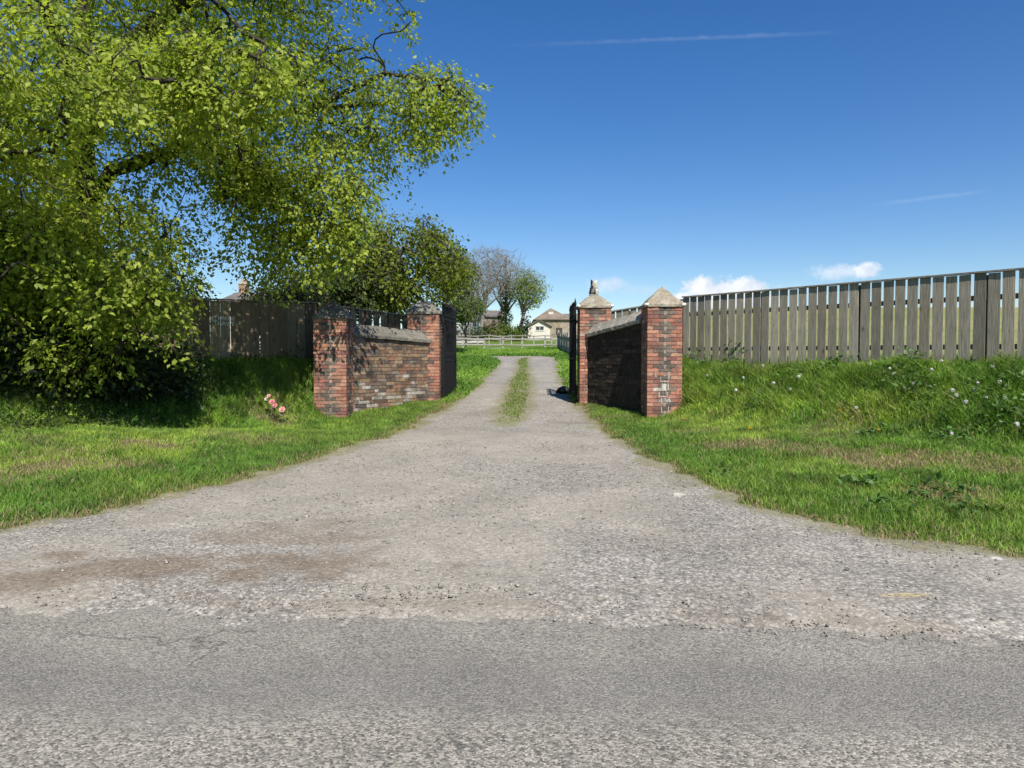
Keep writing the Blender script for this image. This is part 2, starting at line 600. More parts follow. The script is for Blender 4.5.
# ------------------------------------------------------------------ ground sheets
def axis(a0, a1, step, far, grow=1.25, first=None):
    mid = list(np.arange(a0, a1 + 1e-6, step))
    hi, s = [mid[-1]], step
    while hi[-1] < far:
        s *= grow
        hi.append(hi[-1] + s)
    lo, s = [mid[0]], step
    while lo[-1] > -far:
        s *= grow
        lo.append(lo[-1] - s)
    return np.array(lo[:0:-1] + mid + hi[1:])


def grid_faces(nx, ny):
    i = np.arange(nx - 1)[None, :] + nx * np.arange(ny - 1)[:, None]
    return np.stack([i, i + 1, i + nx + 1, i + nx], -1).reshape(-1, 4)


DRY = []
for px, py, r, k in [(40, 482, .42, 1), (150, 458, .38, 1), (118, 478, .5, .6), (250, 448, .5, .5), (10, 490, .4, .5), (268, 424, .3, .7), (740, 455, .5, .9), (800, 462, .4, .6),
                     (845, 468, .4, .9), (905, 478, .55, 1), (960, 480, .4, .8), (1010, 487, .5, .8), (690, 440, .4, .5), (960, 508, .35, .8), (870, 420, .25, .7)]:
    DRY.append((*ground_hit(px, py), r, k))


def dry_map(X, Y):
    d = np.zeros(np.shape(X))
    nz = fbm(X * 3.1, Y * 3.1, 2, 3)
    for x, y, r, k in DRY:
        q = np.hypot((X - x) / 1.5, Y - y) / r + (nz - .5) * 1.6
        d = np.maximum(d, k * (1 - smooth(.45, 1.15, q)))
    d = np.maximum(d, .35 * smooth(.60, .74, fbm(X * .9 + 4, Y * .9, 4, 4)) * (Y < 30))
    return d


xs = axis(-13, 12, .13, 2400)
ya = np.concatenate([np.arange(3.6, 22, .12), np.arange(22, 62, .4)])
s, hi = .4, [ya[-1]]
while hi[-1] < 2400:
    s *= 1.15
    hi.append(hi[-1] + s)
lo, s = [ya[0]], .3
while lo[-1] > -300:
    s *= 1.3
    lo.append(lo[-1] - s)
ys = np.concatenate([lo[:0:-1], ya, hi[1:]])
GX, GY = np.meshgrid(xs, ys)
gd = gdist(GX, GY)
edge_n = (fbm(GX * 2.2, GY * 2.2, 0, 3) - .5) * .5
instrip = inside(GX, GY, STRIP_POLY)
gz = H(GX, GY) + np.where(GY < 80, .10 * smooth(-.22, .22, gd + edge_n) - .055, 0) - .03 * instrip
sb = bank_s(GX, GY)
tint = np.zeros((GX.size, 3))
near = (GY < 70)
tint[:, 0] = np.clip((np.maximum(dry_map(GX, GY) * .8, (1 - smooth(0.0, .28, gd + edge_n * .6)) * .8) * near), 0, 1).ravel()
tint[:, 1] = (np.clip(sb * 1.5, 0, 1) * (GY < 22) * .9 * (np.abs(GX) < 60)).ravel()
tint[:, 2] = (smooth(4, 9, GX) * smooth(26, 40, GY)).ravel()
ground = mesh_np("ground", np.stack([GX, GY, gz], -1).reshape(-1, 3), grid_faces(len(xs), len(ys)), M['ground'], col=tint, smooth_sh=True)
tag(ground, "grassy ground with mown verges, rough banks and fields rising behind", "ground", kind="structure")

# tarmac edge
TE = np.array([(-60, 5.0), (-9, 4.95)] + [ground_hit(*p) for p in [(0, 596), (90, 597), (170, 597), (230, 607), (330, 610), (512, 612), (700, 620), (860, 630), (1024, 640)]] + [(9, 3.7), (60, 3.6)])


def road_edge(X):
    return np.interp(X, TE[:, 0], TE[:, 1]) + (vnoise(X * 1.7, X * 0 + 3, 1) - .5) * .22 + (vnoise(X * 6, X * 0 + 9, 2) - .5) * .14 + (vnoise(X * 17, X * 0 + 5, 3) - .5) * .08


rx = axis(-8, 8, .5, 300)
ry = np.array([-3.3, -3, -1, 0, 1, 2, 3, 3.6, 4.2, 4.8, 5.4])
AX, AY = np.meshgrid(rx, ry)
rz = -.012 * ((AY - .7) / 4) ** 2 + .006
road = mesh_np("road", np.stack([AX, AY, rz], -1).reshape(-1, 3), grid_faces(len(rx), len(ry)), M['tarmac'], smooth_sh=True)
tag(road, "grey worn tarmac lane crossing the front of the scene", "road", kind="structure")

gx = np.concatenate([np.arange(-40, -10, 1.0), np.arange(-10, -6, .15), np.arange(-6, 6, .06), np.arange(6, 10, .15), np.arange(10, 40, 1.0)])
gy = np.concatenate([np.arange(3.4, 8.5, .05), np.arange(8.5, 14, .09), np.arange(14, 22, .14), np.arange(22, 43.5, .3)])
AX, AY = np.meshgrid(gx, gy)
g = gdist(AX, AY)
ye = road_edge(AX)
bumpz = (fbm(AX * 7, AY * 7, 0, 3) - .5) * (.02 + .03 * (1 - smooth(.1, .6, np.abs(AY - ye)))) + (fbm(AX * 1.3, AY * 1.3, 3, 2) - .5) * .05 * smooth(0, 1.5, AY - ye)
az = base(AY) + .05 * smooth(-.35, .35, AY - ye) - .022 + bumpz
rut = np.zeros_like(az)
keep = (g < .55) & (AY > ye - .35)
fc = grid_faces(len(gx), len(gy))
kf = keep.ravel()[fc].all(1)
fc = fc[kf]
used, inv = np.unique(fc.ravel(), return_inverse=True)
V = np.stack([AX, AY, az], -1).reshape(-1, 3)[used]
fx, fy = V[:, 0], V[:, 1]
gg = g.ravel()[used]
yev = ye.ravel()[used]
c = np.zeros((len(V), 3))
c[:, 0] = smooth(.42, .62, fbm(fx * .7, fy * .45, 1, 4)) * .8
dx, dy = ground_hit(190, 568)
blob = lambda x, y, rx, ry: 1 - smooth(.4, 1.2, np.hypot((fx - x) / rx, (fy - y) / ry) + (fbm(fx * 3.2, fy * 4.5, 2, 5) - .5) * 2.2)
c[:, 1] = np.maximum.reduce([blob(dx, dy, 1.6, .42) * .95, blob(*ground_hit(300, 540), .9, .4) * .6, blob(*ground_hit(20, 582), .9, .25) * .8, blob(*ground_hit(560, 424), .45, .5) * .55, blob(*ground_hit(480, 415), .5, .5) * .4,
                            blob(*ground_hit(760, 600), 1.2, .25) * .2, blob(*ground_hit(390, 425), .8, .4) * .4,
                            .4 * (1 - smooth(.02, .16, np.abs(fy - yev - .06))) * smooth(.40, .6, fbm(fx * 2.1, fy * 2.1, 1, 3)),
                            .12 * smooth(.58, .75, fbm(fx * .8 + 9, fy * 1.2, 3, 4))])
c[:, 2] = .85 * smooth(-.20, 0.0, gg + (fbm(fx * 3, fy * 3, 4, 3) - .5) * .5)
drive = mesh_np("driveway", V, inv.reshape(-1, 4), M['gravel'], col=c, smooth_sh=True)
tag(drive, "pale gravel drive leading from the lane between the gates", "drive", kind="structure")

# pale riding arena surface beyond the field fence
aq = [(-22, 63), (14, 63), (14, 76), (-22, 76)]
ax_, ay_ = np.meshgrid(np.linspace(-18, -3.6, 40), np.linspace(88, 97, 20))
mesh_o = mesh_np("path", np.stack([ax_, ay_, H(ax_, ay_) + .05], -1).reshape(-1, 3), grid_faces(40, 20), M['sand'])
tag(mesh_o, "pale sandy strip behind the field fence", "path", kind="structure")


# ------------------------------------------------------------------ scattered stones
def stones(name, X, Y, Z, S, C, mat):
    n = len(X)
    b = np.array([(1, 0, 0), (-1, 0, 0), (0, 1, 0), (0, -1, 0), (0, 0, 1), (0, 0, -1), ], float)
    f = np.array([(0, 2, 4), (2, 1, 4), (1, 3, 4), (3, 0, 4), (2, 0, 5), (1, 2, 5), (3, 1, 5), (0, 3, 5)])
    v = b[None] * (S[:, None, None] * RNG.uniform(.55, 1.1, (n, 6, 1)))
    v = v + RNG.normal(0, .22, (n, 6, 3)) * S[:, None, None]
    v[:, :, 2] *= .6
    a = RNG.uniform(0, 6.28, n)
    ca, sa = np.cos(a)[:, None], np.sin(a)[:, None]
    vx = v[:, :, 0] * ca - v[:, :, 1] * sa
    vy = v[:, :, 0] * sa + v[:, :, 1] * ca
    v = np.stack([vx + X[:, None], vy + Y[:, None], v[:, :, 2] + Z[:, None]], -1)
    F = (f[None] + 6 * np.arange(n)[:, None, None]).reshape(-1, 3)
    return mesh_np(name, v.reshape(-1, 3), F, mat, col=np.repeat(C, 6, 0))


n = 52000
X = RNG.uniform(-7, 7, n)
u = RNG.random(n)
Y = road_edge(X) + np.where(u < .07, np.abs(RNG.normal(0, .35, n)) - .16, RNG.uniform(0, 7.5, n) ** 1.0)
keep = (gdist(X, Y) < .05) & (np.abs(X) < Y * .78 + .5)
keep &= RNG.random(n) < np.clip(fbm(X * 1.1, Y * 1.1, 2, 3) * 2.2 - .45, .08, 1)
X, Y = X[keep], Y[keep]
n = len(X)
S = .004 + .010 * RNG.random(n) ** 2.5 + .014 * (RNG.random(n) ** 14)
g0 = RNG.uniform(.13, .33, n)
C = np.stack([g0 * 1.05, g0 * .985, g0 * .88], -1)
Zs = base(Y) + .05 * smooth(-.35, .35, Y - road_edge(X)) - .022 + (fbm(X * 7, Y * 7, 0, 3) - .5) * .02 + (fbm(X * 1.3, Y * 1.3, 3, 2) - .5) * .05 * smooth(0, 1.5, Y - road_edge(X))
Zs = np.maximum(Zs, .003) + S * .25
o = stones("gravel_stones", X, Y, Zs, S, C, M['plain'])
tag(o, "loose gravel stones lying on the drive mouth", "gravel", kind="stuff")


# ------------------------------------------------------------------ grass
def blades(name, X, Y, Z, hgt, wid, C, lean=.5, mat=None):
    n = len(X)
    a = RNG.uniform(0, 2 * math.pi, n)
    dx, dy = np.cos(a), np.sin(a)
    b = RNG.uniform(0, 2 * math.pi, n)
    ln = hgt * np.abs(RNG.normal(lean, .3, n))
    lx, ly = np.cos(b) * ln, np.sin(b) * ln
    w = wid * RNG.uniform(.7, 1.3, n) / 2
    P = np.empty((n, 5, 3))
    for i, (t_, ww) in enumerate([(0, 1), (0, -1), (.55, .75), (.55, -.75), (1, 0)]):
        P[:, i, 0] = X + dx * w * ww + lx * t_ ** 1.8
        P[:, i, 1] = Y + dy * w * ww + ly * t_ ** 1.8
        P[:, i, 2] = Z + hgt * (t_ - .18 * t_ * t_) - .012 * (i < 2)
    f = np.array([(0, 1, 3), (0, 3, 2), (2, 3, 4)])
    F = (f[None] + 5 * np.arange(n)[:, None, None]).reshape(-1, 3)
    cc = np.repeat(C, 5, 0)
    return mesh_np(name, P.reshape(-1, 3), F, mat or M['blade'], col=cc)


def in_view(X, Y, m=60):
    return np.abs(X) < (512 + m) / 720 * Y + .5


def terr_z(X, Y):
    """height of the ground sheet as built (H plus the lip at the gravel edge)"""
    g_ = gdist(X, Y)
    en = (fbm(X * 2.2, Y * 2.2, 0, 3) - .5) * .5
    return H(X, Y) + .10 * smooth(-.22, .22, g_ + en) - .055


def chunked(fn, X, Y, k=60000):
    return np.concatenate([fn(X[i:i + k], Y[i:i + k]) for i in range(0, len(X), k)])


def grass_zone(n, x0, x1, y0, y1):
    X = RNG.uniform(x0, x1, n)
    Y = RNG.uniform(y0, y1, n)
    k = in_view(X, Y)
    X, Y = X[k], Y[k]
    g_ = chunked(gdist, X, Y)
    en = (fbm(X * 2.2, Y * 2.2, 0, 3) - .5) * .4
    ge = g_ + en + .08
    s_ = chunked(bank_s, X, Y)
    dry = dry_map(X, Y)
    # clear of the masonry
    k = ge > -.05
    dens = smooth(-.05, .22, ge) * (1 - .45 * dry)
    k &= RNG.random(len(X)) < np.clip(dens, .06, 1)
    k &= ~inside(X, Y, STRIP_POLY) & ~((np.abs(X) < 1.3) & (Y > 12) & (Y < 42) & inside(X, Y, OPEN_POLY))
    for (a0, a1, b0, b1) in PIER.values():
        k &= ~((X > a0) & (X < a1) & (Y > b0) & (Y < b1))
    return X[k], Y[k], ge[k], s_[k], dry[k]


def grass_col(X, Y, ge, s_, dry):
    n = len(X)
    pn = fbm(X * .8, Y * .8, 1, 4)
    qn = fbm(X * 3.3, Y * 3.3, 3, 3)
    lush = np.array([.145, .270, .036])
    lime = np.array([.29, .40, .060])
    dark = np.array([.07, .165, .020])
    straw = np.array([.36, .29, .16])
    tl = smooth(.35, .65, pn)[:, None]
    c = lush * (1 - tl) + lime * tl
    td = (smooth(.52, .72, qn) * .7)[:, None]
    c = c * (1 - td) + dark * td
    # fresh band of strong green along the gravel edge
    eb = ((1 - smooth(.45, 1.3, np.abs(ge - .75))) * .6 * (s_ < .3))[:, None]
    c = c * (1 - eb) + np.array([.105, .205, .030]) * eb
    sb_ = (smooth(.15, .6, s_) * .5)[:, None]
    c = c * (1 - sb_) + np.array([.085, .185, .026]) * sb_
    c = c * (.45 + 1.1 * fbm(X * 3.6, Y * 3.6, 0, 3))[:, None]
    pst = np.clip(.06 + .75 * dry + .8 * (1 - smooth(.05, .42, ge)) - .03 * s_, 0, .95)
    st = (RNG.random(n) < pst)[:, None]
    c = np.where(st, straw * RNG.uniform(.6, 1.15, (n, 1)), c * RNG.uniform(.65, 1.35, (n, 1)))
    return c


# short verge + bank in front of the fences
parts = []
for args in [(430000, -12.5, -1.6, 5.6, 17.6), (430000, 1.3, 12.0, 4.4, 17.4), (60000, -3.2, 3.2, 16.5, 24.0)]:
    X, Y, ge, s_, dry = grass_zone(*args)
    parts.append((X, Y, ge, s_, dry))
X, Y, ge, s_, dry = [np.concatenate(q) for q in zip(*parts)]
Z = chunked(terr_z, X, Y)
clump = fbm(X * 2.1, Y * 2.1, 2, 3)
isR = X > 0
tall = smooth(.04, .30, s_) * np.where(isR, .22, .15) * (.1 + 1.1 * clump + 1.3 * np.maximum(0, fbm(X * 5.1, Y * 5.1, 4, 2) - .5))
hgt = (.045 + .045 * clump) * (1 - .45 * dry) + tall
hgt = hgt * smooth(-.1, .5, ge) + .02
hgt = np.where((Y > 15.2) & (np.abs(X) < 3.4) & (s_ < .2), hgt * .9 + .02 * clump, hgt)
hgt *= RNG.uniform(.55, 1.35, len(X))
wid = .0065 + .006 * (hgt > .13) + .0006 * Y * .5
o = blades("grass", X, Y, Z, hgt, wid, grass_col(X, Y, ge, s_, dry), .55)
tag(o, "short verge grass and long bank grass along the gravel edges", "grass", kind="stuff")

# middle strip and grass beyond the gates
X, Y = RNG.uniform(-1.2, 1.6, 90000), RNG.uniform(12.5, 40, 90000)
k = inside(X, Y, STRIP_POLY)
d2, _ = seg_dist(X, Y, STRIP_POLY, True)
k &= RNG.random(len(X)) < smooth(-.02, .3, d2) * np.clip(fbm(X * 2, Y * 1.2, 1, 3) * 3.0 - .6, .12, 1)
X, Y = X[k], Y[k]
Zs = np.maximum(chunked(terr_z, X, Y), base(Y) - .01)
n = len(X)
pn = fbm(X * 1.5, Y * .8, 2, 3)
C = np.where((RNG.random(n) < .25)[:, None], np.array([.33, .28, .17]), np.array([.17, .25, .05])) * RNG.uniform(.7, 1.25, (n, 1))
o = blades("grass", X, Y, Zs, RNG.uniform(.012, .042, n), .009 + .0004 * Y, C, .8)
tag(o, "thin strip of grass growing between the two wheel tracks", "grass", kind="stuff")
X, Y = RNG.uniform(-9, 7, 130000), 18 + 44 * RNG.random(130000) ** 1.3
k = in_view(X, Y) & (np.abs(X) < .16 * Y + 1)
X, Y = X[k], Y[k]
g_ = chunked(gdist, X, Y)
k = (g_ > .0) & ~inside(X, Y, STRIP_POLY)
X, Y, g_ = X[k], Y[k], g_[k]
Zs = chunked(terr_z, X, Y)
n = len(X)
pn = fbm(X * .35, Y * .25, 2, 4)
hh = (.05 + .09 * smooth(.4, .7, pn) + .12 * smooth(46, 56, Y)) * RNG.uniform(.6, 1.4, n)
C = (np.array([.22, .37, .05]) * (1 - smooth(.4, .65, pn))[:, None] + np.array([.11, .22, .028]) * smooth(.4, .65, pn)[:, None]) * RNG.uniform(.7, 1.3, (n, 1))
C = C * (1 - .35 * smooth(46, 56, Y))[:, None]
o = blades("grass", X, Y, Zs, hh, .010 + .0011 * Y, C, .6)
tag(o, "bright paddock grass beside the drive beyond the gates", "grass", kind="stuff")


def leaf_mesh(P, D, Nn, L, W, C):
    """P base, D axis, Nn normal (n x 3); folded diamond leaves"""
    n = len(P)
    D = D / np.linalg.norm(D, axis=1, keepdims=True)
    S = np.cross(D, Nn)
    S /= np.linalg.norm(S, axis=1, keepdims=True) + 1e-9
    U = np.cross(S, D)
    v = np.empty((n, 4, 3))
    L, W = L[:, None], W[:, None]
    v[:, 0] = P
    v[:, 1] = P + D * L * .45 + S * W * .5 + U * W * .12
    v[:, 2] = P + D * L - U * L * .10
    v[:, 3] = P + D * L * .45 - S * W * .5 + U * W * .12
    f = np.array([(0, 1, 2), (0, 2, 3)])
    F = (f[None] + 4 * np.arange(n)[:, None, None]).reshape(-1, 3)
    return v.reshape(-1, 3), F, np.repeat(C, 4, 0)


# weeds / undergrowth: broad leaves on the banks
def weed_patch(name, label, centres, nl, size, col, mat):
    Ps, Ds, Ns, Ls, Ws, Cs = [], [], [], [], [], []
    for (x, y, r, h) in centres:
        m = int(nl * r * r * 4)
        a, q = RNG.uniform(0, 6.28, m), np.sqrt(RNG.random(m)) * r
        X_, Y_ = x + np.cos(a) * q, y + np.sin(a) * q
        Z_ = chunked(terr_z, X_, Y_) + RNG.random(m) * h * (1 - .5 * (q / r) ** 2)
        Ps.append(np.stack([X_, Y_, Z_], -1))
        d = np.stack([RNG.normal(0, 1, m), RNG.normal(0, 1, m), RNG.normal(.35, .4, m)], -1)
        Ds.append(d)
        Ns.append(np.stack([RNG.normal(0, .5, m), RNG.normal(-.2, .5, m), np.ones(m)], -1))
        Ls.append(size * RNG.uniform(.6, 1.4, m))
        Cs.append(np.array(col) * RNG.uniform(.6, 1.4, (m, 1)))
    P, D, Nn, L, C = [np.concatenate(q) for q in (Ps, Ds, Ns, Ls, Cs)]
    v, F, c_ = leaf_mesh(P, D, Nn, L, L * RNG.uniform(.35, .6, len(L)), C)
    o = mesh_np(name, v, F, mat, col=c_)
    return tag(o, label, "weeds", kind="stuff")


def on_bank(px, py):
    """ground point on the real terrain under pixel (px, py)"""
    d = ray(px, py)
    ts = np.arange(4, 40, .04)
    z = EYE + d[2] * ts
    hh_ = H(d[0] * ts, d[1] * ts)
    i = int(np.argmax(z < hh_))
    return d[0] * ts[i], d[1] * ts[i]


RW = [(*on_bank(px, py), r, h) for px, py, r, h in [(905, 385, .5, .35), (920, 405, .4, .3), (700, 375, .35, .4), (735, 372, .3, .5), (1000, 410, .55, .3), (1015, 430, .5, .3), (880, 440, .3, .12), (950, 445, .3, .12),
                                                    (790, 390, .4, .3), (840, 378, .4, .3), (760, 410, .35, .2), (970, 520, .25, .08), (860, 490, .25, .08), (940, 500, .3, .09), (890, 515, .25, .08), (720, 480, .2, .06)]]
weed_patch("weeds", "broad-leaved docks and nettles on the bank below the slatted fence", [(x, y, r, h * 1.5) for x, y, r, h in RW], 260, .085, (.07, .14, .03), M['leaf_dark'])
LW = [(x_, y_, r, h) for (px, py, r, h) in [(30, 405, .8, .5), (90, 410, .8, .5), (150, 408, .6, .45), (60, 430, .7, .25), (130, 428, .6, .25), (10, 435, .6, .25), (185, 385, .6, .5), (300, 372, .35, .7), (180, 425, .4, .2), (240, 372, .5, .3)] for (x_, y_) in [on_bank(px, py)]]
weed_patch("undergrowth", "ivy and nettles coloured dark for the shade under the lime green tree", LW, 200, .07, (.022, .042, .012), M['leaf_dark'])  # leaf colour darkened to carry the tree's shade


# ------------------------------------------------------------------ brickwork
RED = [(.37, .175, .12), (.34, .15, .10), (.41, .21, .14), (.28, .12, .09), (.39, .225, .155), (.235, .11, .09), (.35, .18, .13)]
DRK = [(.165, .13, .105), (.135, .10, .082), (.19, .15, .12), (.115, .092, .08)]
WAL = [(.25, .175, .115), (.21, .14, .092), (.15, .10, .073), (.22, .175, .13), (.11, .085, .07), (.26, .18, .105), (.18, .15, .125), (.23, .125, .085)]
SHADE_WAL = [(.055, .042, .034), (.04, .032, .027), (.07, .055, .043), (.03, .026, .023)]  # right wall bricks: its shaded side is put into the colour


def jit(c, a=.18):
    k = 1 + random.uniform(-a, a)
    return tuple(x * k for x in c)


def pier(label, key, z0, z1, apex, cap_col, trunc=0.0, worn=0):
    x0, x1, y0, y1 = PIER[key]
    cx, cy = (x0 + x1) / 2, (y0 + y1) / 2
    root = empty("gate_pier", (cx, cy, z0), label, "gate pier", "brick piers of the splayed gateway")
    b = MB()
    ins = .014
    b.box(x0 + ins, x1 - ins, y0 + ins, y1 - ins, z0 - .5, z1 - .004, (.30, .27, .23), 1)
    ch, bl, jt = .077, .225, .011
    zz, row = z0 - .25, 0
    while zz < z1 - .03:
        top = min(zz + ch - jt, z1 - .005)
        for face in range(4):
            W_ = (x1 - x0) if face % 2 == 0 else (y1 - y0)
            e0, e1 = (0, W_) if face % 2 == 0 else (.052, W_ - .052)
            cuts = [e0]
            # quoins: alternate long and short red bricks at the edges, dark stone panel between
            q = .225 if row % 2 else .115
            cuts = [e0, q, W_ / 2 + random.uniform(-.06, .06), W_ - q, e1]
            if row % 2 == 0:
                cuts = [e0, q, q + .225, W_ - q - .2, W_ - q, e1]
            cuts = sorted(cuts)
            for i in range(len(cuts) - 1):
                if cuts[i + 1] - cuts[i] < .05:
                    continue
                u0, u1 = cuts[i] + (jt / 2 if i else 0), cuts[i + 1] - (jt / 2 if i < len(cuts) - 2 else 0)
                um = (u0 + u1) / 2
                r6 = row % 5
                half = .20 if r6 < 2 else .115
                dark = abs(um - W_ / 2) < half and random.random() < .9
                colr = jit(random.choice(DRK if dark else RED))
                if face in (0,) and worn and zz < z0 + .75 and random.random() < .5:
                    colr = jit(random.choice(DRK + [(.42, .38, .33)] if dark else [(.30, .13, .095), (.34, .16, .12)]))
                if not dark and random.random() < .03:
                    colr = jit((.42, .32, .25))
                p = random.uniform(-.004, .004)
                J = .0025
                if face == 0: b.box(x0 + u0, x0 + u1, y0 + p, y0 + .05, zz, top, colr, 0, j=J)
                if face == 2: b.box(x0 + u0, x0 + u1, y1 - .05, y1 - p, zz, top, colr, 0, j=J)
                if face == 1: b.box(x1 - .05, x1 - p, y0 + u0, y0 + u1, zz, top, colr, 0, j=J)
                if face == 3: b.box(x0 + p, x0 + .05, y0 + u0, y0 + u1, zz, top, colr, 0, j=J)
        zz += ch
        row += 1
    if worn:                                           # splashes of lime left on the dark panel
        lm = b
        bars = []
        for (u0, u1, za, zb) in [(.27, .43, .70, .80), (.30, .42, .52, .68), (.24, .40, .40, .50), (.29, .44, .26, .38), (.29, .43, .08, .20), (.16, .19, .80, .92), (.42, .45, .78, .9)]:
            w2 = random.uniform(.012, .02)
            bars += [(u0, w2, za, zb), (u1, w2, za + random.uniform(0, .03), zb)]
            nk = int((u1 - u0) / .03)
            for q in range(nk):
                if random.random() < .8:
                    uu = u0 + (u1 - u0) * (q + .5) / nk
                    bars.append((uu, .034, za, za + random.uniform(.010, .018)))
        bars.append((.35, .07, .53, .66))
        for (u, w_, za, zb) in bars:
            x_ = x0 + u
            pts = []
            for k in range(9):
                tt = k / 8
                pts.append((tt, random.uniform(.5, 1.3)))
            vs = []
            for tt, kk in pts:
                z_ = z0 + za + (zb - za) * tt
                vs += [(x_ - w_ / 2 * kk, y0 - .007, z_), (x_ + w_ / 2 * kk, y0 - .0075, z_)]
            fs = [(2 * i, 2 * i + 1, 2 * i + 3, 2 * i + 2) for i in range(8)]
            lm.add(vs, fs, jit((.44, .42, .38), .2), 2)
    b.build("shaft", [M['brick'], M['mortar'], M['mortar_white']], root)
    cp = MB()
    ov, th = .035, .055
    a0, a1, b0, b1 = x0 - ov, x1 + ov, y0 - ov, y1 + ov
    n = 8
    # slab edge + pyramid with slightly uneven faces
    rings = [(0, 0), (th, 0)]
    steps = 7
    hh_ = apex - z1 - th
    for i in range(1, steps + 1):
        f = i / steps * (1 - trunc)
        rings.append((th + hh_ * (i / steps) ** (1.0 if not trunc else .8), f))
    vs = []
    for (dz, f) in rings:
        w = (a1 - a0) / 2 * (1 - f)
        d = (b1 - b0) / 2 * (1 - f)
        loop = []
        for s_ in range(4):
            for k in range(n):
                tt = -1 + 2 * k / n
                p = [(tt, -1), (1, tt), (-tt, 1), (-1, -tt)][s_]
                jj = .012 * (f < .97)
                loop.append((cx + p[0] * w + random.uniform(-jj, jj), cy + p[1] * d + random.uniform(-jj, jj), z1 + dz + random.uniform(-jj, jj) * (.6 if dz > 0 else 0)))
        vs += loop
    m = 4 * n
    fs = []
    for i in range(len(rings) - 1):
        for k in range(m):
            a = i * m + k
            b_ = i * m + (k + 1) % m
            fs.append((a, b_, b_ + m, a + m))
    fs.append(tuple(range(m))[::-1])
    fs.append(tuple((len(rings) - 1) * m + k for k in range(m)))
    cp.add(vs, fs, cap_col)
    cap = cp.build("cap", M['capstone'], root)
    return root


pz = {'rf': h1(2.6, 14.4) - .02, 'rb': h1(1.55, 17.2), 'lf': h1(-3.4, 15.4), 'lb': h1(-1.75, 17.7)}
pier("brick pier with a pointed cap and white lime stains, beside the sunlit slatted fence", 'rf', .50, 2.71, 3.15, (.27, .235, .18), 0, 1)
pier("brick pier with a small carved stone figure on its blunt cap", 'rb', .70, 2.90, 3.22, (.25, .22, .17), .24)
pier("red brick pier with dark cap next to the shaded board fence", 'lf', .33, 2.53, 2.95, (.12, .11, .10))  # cap tone darker than on the right-hand piers
pier("leaf-shaded brick pier with lichened cap, beside the trees and an open black gate", 'lb', .58, 2.79, 3.12, (.16, .148, .128), .3)  # cap colour darkened for the leaf shade over it

# white lichen lumps on the corners of the right-hand caps
for key, z in (('rf', 2.74), ('rb', 2.93)):
    x0, x1, y0, y1 = PIER[key]
    par = [o for o in bpy.data.objects if o.name.startswith("gate_pier") and abs(o.location.x - (x0 + x1) / 2) < .01][0]
    for sx in (x0 - .025, x1 + .025):
        b = MB()
        b.ball((sx, y0 - .02, z + .012), .040, 10, 7, (1.2, 1.0, .8), (.66, .65, .60), j=.16)
        b.build("lichen", M['fine'], par)


